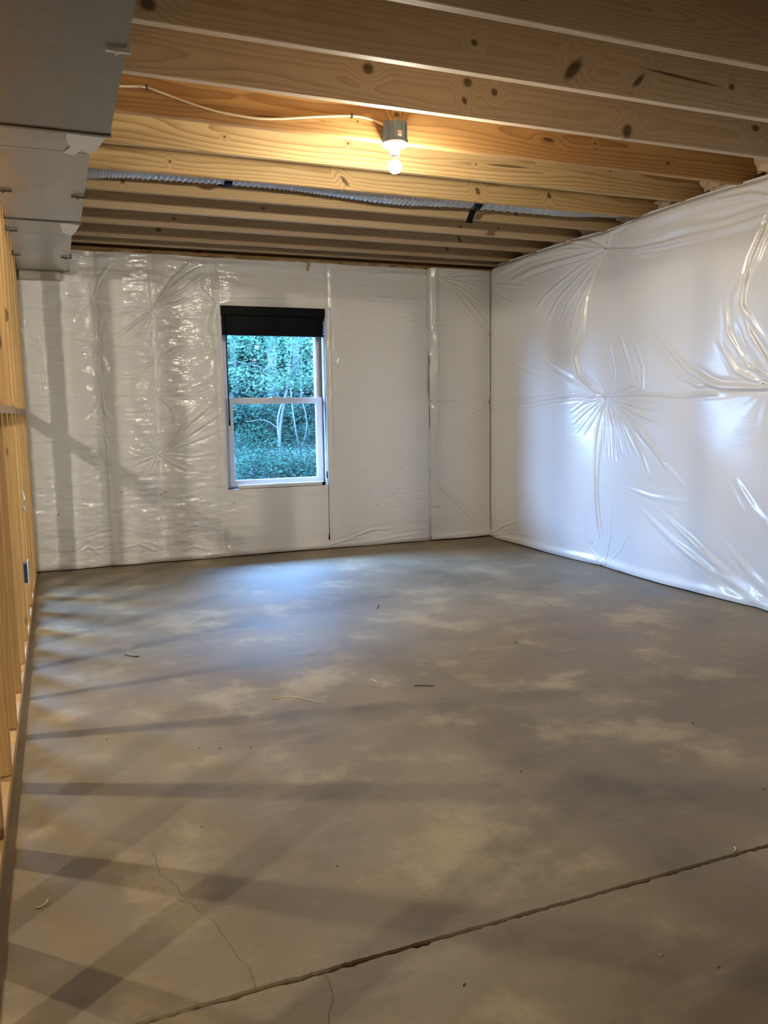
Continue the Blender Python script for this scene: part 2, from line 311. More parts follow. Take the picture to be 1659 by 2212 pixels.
FBL=[([0.708,1.913,0.829,2.052,1.005,2.181,1.147,2.263],14,11),([0.708,1.913,0.792,1.977,0.966,2.068,1.109,2.193],10,10),([0.708,1.913,0.873,2.131,1.044,2.292],10,11),([0.708,1.913,0.584,1.802,0.415,1.681],12,12),([0.708,1.913,0.632,1.787,0.561,1.684],9,9),([0.708,1.913,0.676,1.788,0.612,1.709],8,8),([0.708,1.913,0.695,2.04,0.687,2.14],7,9),([0.708,1.913,0.557,1.918,0.426,1.891],6,8),([0.708,1.913,0.542,1.875,0.397,1.831],6,7),([0.708,1.913,0.752,1.84,0.727,1.67,0.734,1.547],9,12),([0.708,1.913,0.893,1.963,1.067,2.02],7,9),([0.708,1.913,0.834,2.012,0.954,2.186,0.982,2.288],7,9),([0.734,1.547,0.877,1.631,1.016,1.661],8,9),([0.734,1.547,0.893,1.604,1.085,1.634],6,8),([0.734,1.547,0.64,1.608,0.576,1.651],6,7),([0.734,1.547,0.604,1.56,0.507,1.582],6,7),([0.734,1.547,0.66,1.482,0.597,1.424],6,6),([0.734,1.547,0.724,1.414,0.721,1.276],9,10),([0.734,1.547,0.635,1.516,0.551,1.481],5,6),([0.721,1.276,0.696,1.397,0.646,1.39],6,7),([0.721,1.276,0.59,1.284,0.426,1.285],6,6),([0.721,1.276,0.93,1.281,1.176,1.273],6,6),([0.721,1.276,0.734,1.12,0.716,0.834],8,12),([0.721,1.276,0.822,1.188,0.85,1.048],8,11),([0.721,1.276,0.669,1.19,0.631,1.104],6,8),([0.716,0.834,0.92,1.046,1.175,1.255],14,12),([0.716,0.834,0.934,0.975,1.2,1.148],11,11),([0.716,0.834,0.949,0.922,1.209,1.022],9,10),([0.716,0.834,0.979,0.814,1.195,0.843],7,9),([0.716,0.834,0.666,0.772,0.621,0.686],10,8),([0.716,0.834,0.692,0.754,0.695,0.665],7,7),([0.716,0.834,0.803,0.767,0.922,0.709],10,10),([0.716,0.834,0.599,0.792,0.514,0.761],7,8),([0.716,0.834,0.585,0.852,0.487,0.89],6,7),([0.716,0.834,0.567,0.828,0.466,0.814],5,6),([0.31,1.979,0.314,1.828,0.322,1.623],12,10),([0.31,1.979,0.178,1.971,0.116,1.985],7,6),([0.31,1.979,0.191,1.939,0.143,1.915],6,6),([0.31,1.979,0.359,2.125,0.444,2.227],9,9),([0.31,1.979,0.264,2.12,0.223,2.215],7,8),([0.31,1.979,0.347,1.912,0.417,1.731],8,10),([0.31,1.979,0.235,1.892,0.183,1.792],7,7),([0.322,1.623,0.253,1.646,0.217,1.678],7,6),([0.322,1.623,0.25,1.596,0.187,1.602],6,6),([0.322,1.623,0.316,1.463,0.335,1.285],11,10),([0.322,1.623,0.264,1.556,0.219,1.496],6,6),([0.322,1.623,0.344,1.796,0.367,1.863],11,8),([0.322,1.623,0.266,1.536,0.195,1.463],6,6),([0.335,1.285,0.249,1.303,0.202,1.313],6,6),([0.335,1.285,0.341,1.16,0.384,1.109],12,9),([0.335,1.285,0.247,1.256,0.182,1.236],5,6),([0.335,1.285,0.286,1.38,0.239,1.396],6,6),([0.335,1.285,0.298,1.195,0.271,1.128],6,8),([0.345,0.767,0.236,0.788,0.171,0.781],7,6),([0.345,0.767,0.25,0.743,0.2,0.715],6,6),([0.345,0.767,0.347,0.922,0.32,1.025],8,8),([0.345,0.767,0.26,0.924,0.231,0.976],7,8),([0.345,0.767,0.348,0.577,0.328,0.334],9,12),([0.345,0.767,0.279,0.684,0.241,0.582],5,7),([-0.053,1.573,-0.087,1.656,-0.106,1.737],9,8),([-0.053,1.573,-0.143,1.72,-0.182,1.815],8,7),([-0.053,1.573,-0.063,1.462,-0.064,1.298],9,10),([-0.053,1.573,-0.126,1.526,-0.169,1.558],5,6),([-0.053,1.573,-0.163,1.655,-0.193,1.783],6,7),([1.193,1.604,1.049,1.599,0.943,1.57],8,8),([1.193,1.604,1.085,1.641,0.999,1.657],7,8),([1.188,1.467,1.077,1.439,0.936,1.414],7,-8),([1.196,1.397,1.074,1.369,0.933,1.344],6,-8),([1.173,1.361,1.036,1.309,0.861,1.285],6,-7),([1.204,1.957,1.181,1.817,1.193,1.604],12,-12),([1.204,1.957,1.137,2.023,1.07,2.089],9,-10),([1.219,1.964,1.312,2.002,1.53,2.017,1.828,2.013],9,-9),([1.207,2.026,1.129,1.85,1.106,1.711],8,-10),([1.193,1.604,1.198,1.467,1.205,1.273],9,9),([1.196,0.879,1.157,0.808,1.138,0.772],8,-7),([1.239,1.04,1.164,0.97,1.127,0.935],6,-7),([2.075,1.876,2.1,1.767,2.088,1.619],9,-9),([2.079,1.545,2.165,1.509,2.187,1.583],8,-8),([2.087,1.248,2.139,1.262,2.199,1.273],6,-6),([2.093,1.471,2.113,1.322,2.085,1.173],8,-8),([2.089,0.042,2.254,0.088,2.422,0.136,2.635,0.141],10,-10),([2.008,0.028,2.171,0.063,2.379,0.087],8,-8),([2.378,0.032,2.634,0.061,2.897,0.082],9,-9),([1.255,0.531,1.401,0.479,1.552,0.486],5,-8),([0.33,0.122,0.533,0.16,0.701,0.075],9,-9),([0.068,0.108,0.169,0.17,0.294,0.072],9,-9),([0.805,0.066,0.949,0.11,1.09,0.062],8,-9),([0.107,0.227,0.239,0.27,0.373,0.295],7,-8),([0.088,0.176,0.249,0.146,0.367,0.19],6,-7),([2.239,1.265,2.443,1.256,2.975,1.252],5,-7),([1.783,0.496,1.94,0.473,2.068,0.474],4,-7),([2.381,2.217,2.585,2.263,2.92,2.26],4,-10),([2.378,2.07,2.623,2.06,2.875,2.05],3,-12),([2.84,0.848,2.773,0.692,2.6,0.62],5,-10),([2.777,1.008,2.647,0.893,2.624,0.816],5,-9),]
FBR=[([3.079,2.241,3.245,2.102,3.515,1.797],8,7),([3.079,2.241,3.268,2.134,3.538,1.876],8,7),([3.079,2.241,3.312,2.151,3.538,2.003],7,7),([3.079,2.241,3.313,2.213,3.515,2.159],7,7),([3.079,2.241,3.313,2.259,3.538,2.27],6,7),([3.079,2.241,3.269,2.296,3.493,2.326],5,7),([3.079,2.241,3.048,2.095,3.037,1.864,3.066,1.632,3.042,1.358],10,8),([2.998,1.828,3.089,1.85,3.177,1.844],5,5),([3.023,1.786,3.11,1.73,3.132,1.672],5,-5),([2.992,1.209,3.218,1.214,3.561,1.195],6,6),([2.992,1.209,3.218,1.166,3.515,1.163],5,6),([3.025,0.509,3.236,0.307,3.538,0.016],9,8),([3.034,0.509,3.259,0.346,3.538,0.079],7,-8),([3.538,0.016,3.304,0.054,3.075,0.029],5,7),([3.562,0.036,3.444,0.295,3.306,0.508],6,-8),([2.992,1.209,3.062,1.16,3.038,0.922,3.025,0.509],8,8),([3.561,1.195,3.399,1.116,3.217,0.998],4,8),]

def vnoise(u, v, su, sv, seed, octs=3):
    rs = np.random.RandomState(seed); out = np.zeros_like(u); a = 1.0; tot = 0
    for o in range(octs):
        G = rs.rand(97, 97); x = u/su*(2**o)+100.3; y = v/sv*(2**o)+100.7
        xi = np.floor(x).astype(int); yi = np.floor(y).astype(int); fx = x-xi; fy = y-yi
        fx = fx*fx*(3-2*fx); fy = fy*fy*(3-2*fy); g = lambda i, j: G[i % 97, j % 97]
        out += a*((g(xi, yi)*(1-fx)+g(xi+1, yi)*fx)*(1-fy)+(g(xi, yi+1)*(1-fx)+g(xi+1, yi+1)*fx)*fy-.5); tot += a; a *= .5
    return out/tot*2

def add_folds(h, u, v, F, k=1.0, kw=1.0):
    for q, a, w in F:
        P = np.array(q).reshape(-1, 2); seg = np.linalg.norm(np.diff(P, axis=0), axis=1); L = seg.sum()
        w_ = abs(w)*.001*kw; a_ = a*.001*k*(1 if w > 0 else .8)
        lo = P.min(0)-.08; hi = P.max(0)+.08
        m = (u > lo[0]) & (u < hi[0]) & (v > lo[1]) & (v < hi[1])
        if not m.any(): continue
        uu = u[m]; vv = v[m]; best = np.full(uu.shape, 9.); tt = np.zeros(uu.shape); acc = 0; sd = np.zeros(uu.shape)
        for i in range(len(seg)):
            d = P[i+1]-P[i]; l = seg[i]+1e-9
            s_ = np.clip(((uu-P[i, 0])*d[0]+(vv-P[i, 1])*d[1])/l/l, 0, 1)
            ex = uu-(P[i, 0]+d[0]*s_); ey = vv-(P[i, 1]+d[1]*s_); dist = np.hypot(ex, ey)
            b = dist < best; best[b] = dist[b]; tt[b] = ((acc+s_*l)/L)[b]; sd[b] = np.sign(ex*d[1]-ey*d[0])[b]; acc += l
        env = (np.minimum(1, tt/.08+.15) if w > 0 else np.sin(np.pi*.5*np.minimum(1, tt/.45))**2)*np.clip(1-tt, 0, 1)**.6; ww = w_*(.45+.75*tt)
        x = best/ww
        h[m] += a_*env*(np.exp(-x*x)-.45*np.exp(-((x-1.9*np.where(sd > 0, 1, 1.25))/.9)**2))
    return h

def puckers(h, u, v, pins, seed, amp=.006, R=.16, depth=.02, s=.07):
    rs = np.random.RandomState(seed)
    for pu, pv, k in pins:
        du = u-pu; dv = v-pv; r = np.hypot(du, dv); m = r < R*3.2
        th = np.arctan2(dv[m], du[m]); rr = r[m]; f = np.zeros(rr.shape)
        for n in (5, 8, 11, 15): f += rs.uniform(.4, 1)*np.sin(n*th+rs.uniform(0, 6.28)+rr*rs.uniform(-6, 6))
        h[m] += k*(amp*f/2*(rr/R)*np.exp(-(rr/R)**1.4*1.5)-depth*np.exp(-rr/s))
    return h

def field_grid(name, us, vs, hf, place, mat, parent, hole=None, edge=None):
    U, V = np.meshgrid(us, vs, indexing='ij'); n, m = U.shape
    if edge is not None: U, V = edge(U, V)
    h = hf(U, V)
    X = place(U, V, h)
    idx = np.arange(n*m).reshape(n, m)
    F = np.stack([idx[:-1, :-1], idx[1:, :-1], idx[1:, 1:], idx[:-1, 1:]], -1).reshape(-1, 4)
    if hole is not None:
        uc = (U[:-1, :-1]+U[1:, 1:]).ravel()/2; vc = (V[:-1, :-1]+V[1:, 1:]).ravel()/2
        F = F[~((uc > hole[0]) & (uc < hole[1]) & (vc > hole[2]) & (vc < hole[3]))]
    used = np.zeros(n*m, bool); used[F.ravel()] = True; mp = np.cumsum(used)-1
    me = np_mesh(name, X.reshape(-1, 3)[used], mp[F])
    o = link(name, me, mat, parent, sm=True); return o

def seq(a, b, step, extra=()):
    n = max(2, int(round((b-a)/step))+1); s_ = np.linspace(a, b, n)
    return s_

# ------------------------------------------------------------------ floor
floor = empty('floor', kind='structure')
def slab(y0, y1, jag, seed):
    xs = np.arange(-4.9, 4.01, .012); rs = np.random.RandomState(seed)
    j = .0012*rs.randn(len(xs)); ch = np.zeros(len(xs))
    for _ in range(60):
        c = rs.randint(len(xs)-8); w = rs.randint(1, 5); ch[c:c+w] = np.maximum(ch[c:c+w], rs.uniform(.001, .0045))
    off = j+ch*(1 if seed == 2 else .25); bm = bmesh.new()
    if jag == 'lo': lo = y0+off; hi = np.full(len(xs), y1)
    else: lo = np.full(len(xs), y0); hi = y1-off
    lip = .004
    def row(Y, z): return [bm.verts.new((x, y, z)) for x, y in zip(xs, Y)]
    if jag == 'lo': rows = [row(lo, -.03), row(lo, -lip), row(lo+lip, 0), row(lo+.05, 0), row(hi, 0)]
    else: rows = [row(lo, 0), row(hi-.05, 0), row(hi-lip, 0), row(hi, -lip), row(hi, -.03)]
    for a, b in zip(rows, rows[1:]):
        for i in range(len(xs)-1): bm.faces.new((a[i], a[i+1], b[i+1], b[i]))
    return bm_mesh(bm)
CJ = 1.462
link('slab', slab(CJ+.0022, 6.75, 'lo', 1), M_conc, floor)
link('slab', slab(-2.6, CJ-.0022, 'hi', 2), M_conc, floor)
box('joint_bed', (-4.9, 4.0, CJ-.03, CJ+.03, -.06, -.018), M_crack, floor)
def ribbon(pts, w, z=.0008):
    bm = bmesh.new(); P = [Vector((*p, z)) for p in pts]; prev = None
    for i, p in enumerate(P):
        tg = (P[min(i+1, len(P)-1)]-P[max(i-1, 0)]).normalized(); nn = Vector((-tg.y, tg.x, 0))*w*(.5+.5*rnd.random())/2
        a, b = bm.verts.new(p+nn), bm.verts.new(p-nn)
        if prev: bm.faces.new((prev[0], prev[1], b, a))
        prev = (a, b)
    return bm_mesh(bm)
def jig(P, n=5, a=.006):
    out = []
    for p, q in zip(P, P[1:]):
        for k in range(n):
            t_ = k/n; out.append((p[0]+(q[0]-p[0])*t_+rnd.uniform(-a, a), p[1]+(q[1]-p[1])*t_+rnd.uniform(-a, a)))
    return out+[P[-1]]
for cr in ([(.167, 2.097), (.177, 1.952), (.198, 1.9), (.223, 1.808), (.262, 1.716), (.28, 1.605), (.299, 1.534), (.30, 1.468)],
           [(.441, 1.451), (.434, 1.39), (.405, 1.321), (.40, 1.2)],
           [(.2, 1.83), (.235, 1.79), (.26, 1.775)], [(.15, 3.23), (.24, 3.05), (.30, 2.93)]):
    link('crack', ribbon(jig(cr, 5, .004), .0012), M_crack, floor)

# ------------------------------------------------------------------ outer walls (foundation) and insulation
WX0, WX1, WZ0, WZ1 = 1.228, 2.062, .537, 1.957      # the opening of window 1
DX0, DX1, DZ1 = -2.75, -1.2, 2.05                  # the glass door of the next room
wb = empty('wall_back', (0, 0, 0), kind='structure')
bm = bmesh.new()
Y0, Y1 = 6.415, 6.66
for b in ((-4.9, DX0, Y0, Y1, -.05, 2.31), (DX0, DX1, Y0, Y1, DZ1, 2.31), (DX1, WX0-.01, Y0, Y1, -.05, 2.31), (WX0-.01, WX1+.012, Y0, Y1, -.05, WZ0-.012),
          (WX0-.01, WX1+.012, Y0, Y1, WZ1+.01, 2.31), (WX1+.012, 3.95, Y0, Y1, -.05, 2.31)): bm_box(bm, *b)
link('foundation', bm_mesh(bm), M_found, wb)
M_sill = wood('sill_plate_wood', 'X', 31, (.42, .25, .10), (.27, .13, .04))
box('sill_plate', (-4.9, 3.9, 6.40, 6.56, 2.312, 2.352), M_sill, wb)
box('rim_joist', (-4.9, 3.9, 6.52, 6.56, 2.352, 2.588), M_sill, wb)

PB = [(.708, 1.913, 1), (.322, 1.623, .9), (.734, 1.547, 1), (.31, 1.979, .9), (.335, 1.285, .8), (.716, .834, 1), (.345, .767, .8), (.721, 1.276, .8), (-.053, 1.573, .6),
      (1.193, 1.604, .7), (1.18, 1.273, .6), (1.19, 1.85, .6), (1.19, .80, .5), (2.09, 1.75, .6), (2.085, 1.35, .5), (2.1, 1.0, .4), (2.1, .7, .3), (-.06, .55, .5), (.34, .30, .5), (.73, .35, .35), (-.1, 2.15, .4),
      (2.64, .44, .15), (2.485, .342, .15), (1.18, 2.22, .4), (1.9, 2.2, .3), (.72, 2.24, .5), (.31, 2.24, .4), (2.55, 2.22, .2)]
PBR = [(3.079, 2.241, .7), (2.999, 1.828, .4), (3.0, 1.209, .8), (3.565, 1.195, .7), (3.565, 1.786, .4), (3.565, 2.228, .5), (3.03, .509, .5)]
def sstep(x, a, b):
    t_ = np.clip((x-a)/(b-a), 0, 1); return t_*t_*(3-2*t_)
def hb_base(u, v):
    left = 1-sstep(u, 1.0, 1.6)
    h = .012+.010*np.abs(np.sin(np.pi*(u-.32)/JS))*left
    h += .004*np.abs(np.sin(np.pi*(u-2.09)/.45))*(u > 2.06)
    h += (.0075*left+.0016)*vnoise(u, v, .17, .10, 11, 3) + (.0065*left+.0012)*vnoise(u, v, .11, .030, 12, 3) + (.006*left+.0004)*(.5-np.abs(vnoise(u, v, .16, .042, 18, 2)))
    h += .006*vnoise(u, v, .9, .5, 13, 1)
    h -= .0045*np.exp(-((v-1.266)/.008)**2)*(u < 2.98)*(.6+.8*vnoise(u, v*0, .25, 1, 17, 2))
    h += .003*np.exp(-((v-1.285)/.02)**2)*(u < 2.98)
    for x, d in ((.322, .010), (.725, .010), (1.183, .010), (2.09, .007)):
        h -= d*np.exp(-((u-x-.012*vnoise(v, u, .25, 9, int(x*50), 2))/.018)**2)
    h += .012*np.exp(-((v-.04)/.035)**2)*(.6+.8*vnoise(u, v, .2, 1, 15, 2)) - .012*np.exp(-(v/.018)**2)   # bottom hem
    h += .010*np.exp(-((v-2.26)/.03)**2)*(.7+.7*vnoise(u, v, .3, 1, 16, 2))
    return h
def hb_left(u, v):
    h = hb_base(u, v); puckers(h, u, v, PB, 21, .013, .14, .022, .05); add_folds(h, u, v, FBL, 1.9)
    # the sheet is turned into the window opening
    du = np.maximum(np.maximum(WX0-u, u-WX1), 0); dv = np.maximum(np.maximum(WZ0-v, v-WZ1), 0); r = np.hypot(du, dv)
    h = np.where(r < .03, np.minimum(h, .010+.25*r), h)
    h -= .012*np.exp(-((u-2.981)/.009)**2)*(.6+1.2*vnoise(v, u*0, .2, 1, 19, 2))
    h -= .03*np.exp(-((u+.255)/.03)**2)
    return h
def hb_right(u, v):
    h = .018+.022*np.sin(np.pi*np.clip((u-2.99)/.58, 0, 1))**.8
    h += .0016*vnoise(u, v, .17, .10, 31, 3)
    h += .014*np.exp(-((u-3.045)/.028)**2)*(v > .3)*(1+.5*vnoise(v, u, .2, 9, 32, 2))
    h += .012*np.exp(-((v-.03)/.03)**2)-.004*np.exp(-((v-1.205)/.010)**2)
    h -= .012*np.exp(-((u-2.987)/.009)**2)*(.6+1.2*vnoise(v, u*0, .2, 1, 20, 2))
    puckers(h, u, v, PBR, 33, .005, .12, .018, .05); add_folds(h, u, v, FBR, 1.6); return h
place_b = lambda u, v, h: np.stack([u, YB+.012-h, v], -1)
def edge_b(z0, z1, amp, seed):
    def f(U, V):
        t_ = (V-z0)/(z1-z0); wv = vnoise(U, U*0, .25, 1, seed, 3)
        tz = vnoise(U, U*0, .3, 1, seed+1, 3)
        V = V+((1-sstep(t_, 0, .03))*amp*(wv*.5+.35) if z0 < .5 else 0)+sstep(t_, .97, 1)*(amp*.5*tz if z1 > 2 else 0); return U, V
    return f
S = .0075
xl = np.unique(np.r_[seq(-.255, WX0, S), seq(WX0, WX1, S), seq(WX1, 2.9865, S)])
zl = np.unique(np.r_[seq(.004, WZ0, S), seq(WZ0, 1.262, S)]); zu = np.unique(np.r_[seq(1.262, WZ1, S), seq(WZ1, 2.312, S)])
HOLE = (WX0, WX1, WZ0, WZ1)
zl_all = np.unique(np.r_[zl, zu])
field_grid('insulation_panel', xl, zl, hb_left, place_b, M_vinyl, wb, HOLE, edge_b(.004, 1.262, .012, 41))
field_grid('insulation_panel', xl, zu, hb_left, place_b, M_vinyl, wb, HOLE, edge_b(1.262, 2.312, .012, 43))
xr_ = seq(2.987, 3.572, S)
field_grid('insulation_panel', xr_, seq(.012, 1.204, S), hb_right, place_b, M_vinyl2, wb, None, edge_b(.012, 1.204, .004, 45))
field_grid('insulation_panel', xr_, seq(1.204, 2.325, S), hb_right, place_b, M_vinyl2, wb, None, edge_b(1.204, 2.325, .006, 47))
field_grid('insulation_panel', seq(-4.6, DX0, .05), seq(.004, 2.312, .05), hb_base, place_b, M_vinyl, wb)
field_grid('insulation_panel', seq(DX1, -.256, .03), seq(.004, 2.312, .03), hb_base, place_b, M_vinyl, wb)
field_grid('insulation_panel', seq(DX0, DX1, .05), seq(DZ1, 2.312, .05), hb_base, place_b, M_vinyl, wb)

def nailhead(p, ax, parent, r=.0045):
    me = lathe([(0, .003), (r*.7, .0028), (r, .0015), (r, 0)], 10)
    o = link('nail', me, M_nail, parent); o.location = p
    o.rotation_euler = (math.pi/2, 0, 0) if ax == 'Y' else (0, -math.pi/2, 0); return o
nail0 = None
for p in [(3.079, 6.348, 2.241), (2.9885, 6.352, 1.828), (2.992, 6.354, 1.209), (2.988, 6.35, .61), (3.56, 6.33, 1.195), (3.56, 6.33, 1.786), (2.64, 6.335, .44), (2.485, 6.335, .342), (-.02, 6.335, .42), (.05, 6.333, 1.02),
          (1.27, 6.334, .43), (.75, 6.334, .55), (.71, 6.334, .53), (.43, 6.334, .56)]:
    nailhead(p, 'Y', wb, .0045)
# torn paper and fibreglass tufts along the top of the back wall
def lump(name, c, s, mat, parent, seed, sub=2):
    bm = bmesh.new(); bmesh.ops.create_icosphere(bm, subdivisions=sub, radius=1); rs = random.Random(seed)
    for v in bm.verts:
        k = 1+rs.uniform(-.28, .28); v.co = Vector((v.co.x*s[0]*k, v.co.y*s[1]*k, v.co.z*s[2]*k))
    o = link(name, bm_mesh(bm), mat, parent, sm=False); o.location = c; return o
for i, x in enumerate((1.72, 1.86, 1.99, 2.12, 2.3, 2.42, 2.58, 2.75, 2.9, 1.3, .9, .55)):
    lump('fibreglass_tuft', (x, 6.385, 2.322), (.07, .02, .016), M_fiber, wb, i)
bm = bmesh.new()
pp = [(-.016, .01), (.018, .012), (.02, -.02), (.008, -.038), (.012, -.062), (-.006, -.066), (-.012, -.04), (-.008, -.015)]
vs = [bm.verts.new((a, 0, b)) for a, b in pp]; f = bm.faces.new(vs)
ex = bmesh.ops.extrude_face_region(bm, geom=[f]); bmesh.ops.translate(bm, verts=[v for v in ex['geom'] if isinstance(v, bmesh.types.BMVert)], vec=(0, .0015, 0))
o = link('kraft_paper_scrap', bm_mesh(bm), M_kraft, wb); o.location = (1.93, 6.318, 2.31); o.rotation_euler = (.08, .1, .1)

wr = empty('wall_right', (0, 0, 0), kind='structure')
box('foundation', (3.66, 3.95, -2.7, 6.7, -.05, 2.312), M_found, wr)
box('sill_plate', (3.64, 3.81, -2.7, 6.40, 2.312, 2.352), M_sill, wr)
box('rim_joist', (3.775, 3.81, -2.7, 6.52, 2.352, 2.588), M_sill, wr)
PR = [(y, z, k) for y in (4.735, 3.345, 1.95, .55, -.85) for z, k in ((2.218, 1), (1.214, 1), (.011, .6))] + [(3.36, 1.25, .0)]
def hr(u, v):
    h = np.full(u.shape, 1.0)
    for y, z, k in PR:
        if k: h *= 1-np.exp(-(((u-y)/.34)**2+((v-z)/.42)**2))
    h *= 1-np.exp(-((6.36-u)/.10)**2)
    h = .065*h*(1-.45*np.exp(-(v/.16)**2))
    h += .004*vnoise(u, v, .7, .5, 51, 2)+.0010*vnoise(u, v, .2, .1, 52, 2)
    seamk = np.clip((u-3.75)/.3, 0, 1)
    h -= .004*np.exp(-((v-1.206)/.012)**2)*seamk
    h += .016*np.exp(-((v-.035)/.028)**2)*(.8+.6*vnoise(u, v, .4, 1, 53, 2))
    puckers(h, u, v, PR, 54, .005, .14, .022, .06)
    add_folds(h, u, v, FR, 1.5, 1.15)
    h -= .06*sstep(v, 2.30, 2.356)**2          # rolls back over the sill at the top
    return h
place_r = lambda u, v, h: np.stack([XR+.014-h, u, v], -1)
def edge_r(z0, z1, seed):
    def f(U, V):
        t_ = (V-z0)/(z1-z0)
        V = V+(1-sstep(t_, 0, .04))*(.006*vnoise(U, U*0, .3, 1, seed, 3)+.006) if z0 < .5 else V+sstep(t_, .96, 1)*.006*vnoise(U, U*0, .35, 1, seed+1, 3)
        return U, V
    return f
yr = np.unique(np.r_[seq(-2.3, 2.9, .05), seq(2.9, 6.362, S)])
zr1 = seq(.003, 1.206, S); zr2 = seq(1.206, 2.362, S)
field_grid('insulation_panel', yr, zr1, hr, place_r, M_vinyl2, wr, None, edge_r(.003, 1.206, 61))
field_grid('insulation_panel', yr, zr2, hr, place_r, M_vinyl2, wr, None, edge_r(1.206, 2.362, 63))
for y, z in ((4.735, 2.218), (4.735, 1.214), (4.72, .012), (3.345, 2.218), (3.345, 1.25), (5.93, 2.05), (4.83, .16)): nailhead((3.572, y, z), 'X', wr, .0045)

# far side walls that close the basement
wl = box('wall_left', (-4.9, -4.6, -2.7, 6.7, -.05, 2.6), M_vinyl2, kind='structure')
wf = box('wall_front', (-4.6, 3.66, -2.9, -2.6, -.05, 2.6), M_vinyl2, kind='structure')

# ------------------------------------------------------------------ ceiling
ceil = box('ceiling', (-4.9, 3.9, -2.9, 6.6, 2.588, 2.61), M_osb, kind='structure')
KN = {1: [(1.2, 2.47, .03, .014, .4), (2.55, 2.42, .03, .012, -.3)],
      2: [(.345, 2.40, .026, .02, 0), (1.921, 2.42, .022, .055, -.75), (2.232, 2.42, .012, .04, -.8), (1.494, 2.455, .014, .012, 0), (2.71, 2.457, .016, .014, 0), (2.45, 2.46, .20, .006, -.05)],
      3: [(1.236, 2.484, .024, .022, 0), (1.681, 2.489, .021, .019, 0), (1.809, 2.466, .016, .017, 0), (1.666, 2.416, .012, .016, .4), (2.501, 2.385, .026, .032, -.3), (3.27, 2.481, .024, .017, 0)],
      4: [(1.531, 2.476, .015, .011, 0), (2.347, 2.453, .032, .009, -.05), (2.625, 2.464, .008, .008, 0), (3.09, 2.414, .015, .007, 0), (1.34, 2.425, .006, .005, 0), (.95, 2.40, .10, .004, .05)],
      5: [(.821, 2.427, .007, .006, 0), (1.439, 2.462, .007, .006, 0), (2.35, 2.44, .13, .006, .02), (3.028, 2.475, .008, .006, 0), (2.16, 2.43, .006, .006, 0)],
      6: [(1.563, 2.396, .012, .034, .75), (2.393, 2.413, .015, .024, .5), (2.887, 2.429, .015, .02, .4), (.62, 2.41, .006, .01, 0)],
      7: [(.42, 2.40, .014, .012, 0), (2.9, 2.41, .012, .01, 0), (1.5, 2.45, .02, .015, 0)],
      8: [(1.3, 2.42, .014, .01, 0), (2.7, 2.40, .010, .01, 0), (3.0, 2.41, .009, .009, 0)],
      9: [(.8, 2.41, .012, .01, 0), (2.9, 2.41, .012, .03, .5)], 10: [(.75, 2.42, .02, .016, 0), (3.0, 2.42, .015, .02, 0)], 11: [(1.9, 2.42, .02, .012, 0)]}
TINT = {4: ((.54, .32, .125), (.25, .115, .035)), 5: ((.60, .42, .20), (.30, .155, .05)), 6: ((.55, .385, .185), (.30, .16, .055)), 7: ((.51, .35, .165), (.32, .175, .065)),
        3: ((.74, .58, .40), (.50, .35, .21)), 2: ((.72, .57, .395), (.48, .34, .205)), 1: ((.66, .51, .34), (.44, .30, .17))}  # near joists paler and greyer: the tone of their shaded faces is in the colour
mj_plain = wood('joist_lumber', 'X', 0, (.44, .335, .21), (.28, .185, .095), tone=(.55, .41, .26))
for k in range(-9, 12):
    yf = JY0+JS*k if k < 11 else 6.29
    bm = bmesh.new(); bm_box(bm, -4.6, 3.76, yf-.038, yf, HJ, 2.588, bev=.003)
    if k in KN: m = wood('joist_lumber_%d' % k, 'X', k, *(TINT.get(k, ((.46, .33, .195), (.30, .18, .095)))), knots=KN[k], stain=.25, ring=.016 if k in (4, 5, 6) else .012, tone=(.55, .41, .26) if k < 4 or k > 6 else (.44, .235, .09))  # back joists toned down and neutral, their shade is put into the wood colour
    else: m = mj_plain
    link('joist', bm_mesh(bm), m, ceil)
for k in range(0, 11):
    y0_ = JY0+JS*k; y1_ = (JY0+JS*(k+1)-.038) if k < 10 else 6.25
    b_ = lump('fibreglass_batt', (3.70, (y0_+y1_)/2, 2.468), (.065, (y1_-y0_)/2*.86, .10), M_fiber, ceil, 100+k, 3)

# ------------------------------------------------------------------ stud partition
wp = empty('wall_partition', (0, 0, 0), kind='structure')
M_stud = wood('stud_lumber', 'Z', 50, (.60, .39, .165), (.42, .225, .075), stain=.15, grain=.6)
M_plate = wood('plate_lumber', 'Y', 60, (.60, .41, .19), (.44, .25, .09), stain=.15)
M_block = wood('block_lumber', 'Y', 61, (.50, .36, .19), (.40, .25, .10), stain=.1, grey=.35)  # grey mix stands for the shade on the room-side edges
SX0, SX1 = XL-.089, XL
for a, b in ((-.6, 2.9), (2.902, 6.32)): box('bottom_plate', (SX0, SX1, a, b, .0005, .038), M_plate, wp, bev=.002)
box('top_plate', (SX0, SX1, -.6, 6.32, HJ-.039, HJ-.001), M_plate, wp, bev=.002)
bm = bmesh.new(); bm_box(bm, -.0445, .0445, -.019, .019, 0, HJ-.039-.039, bev=.003); ms = bm_mesh(bm)
studs = [3.05+JS*k for k in range(-8, 9)]
for i, y in enumerate(studs):
    o = link('stud', ms, M_stud, wp); o.location = (XL-.0445+.0015*(i % 2), y, .0385)
for i, (a, b) in enumerate(zip(studs, studs[1:])):
    zc = 1.166
    box('blocking', (SX0+.002, SX1-.001, a+.0195, b-.0195, zc-.019, zc+.019), M_block, wp, bev=.002)

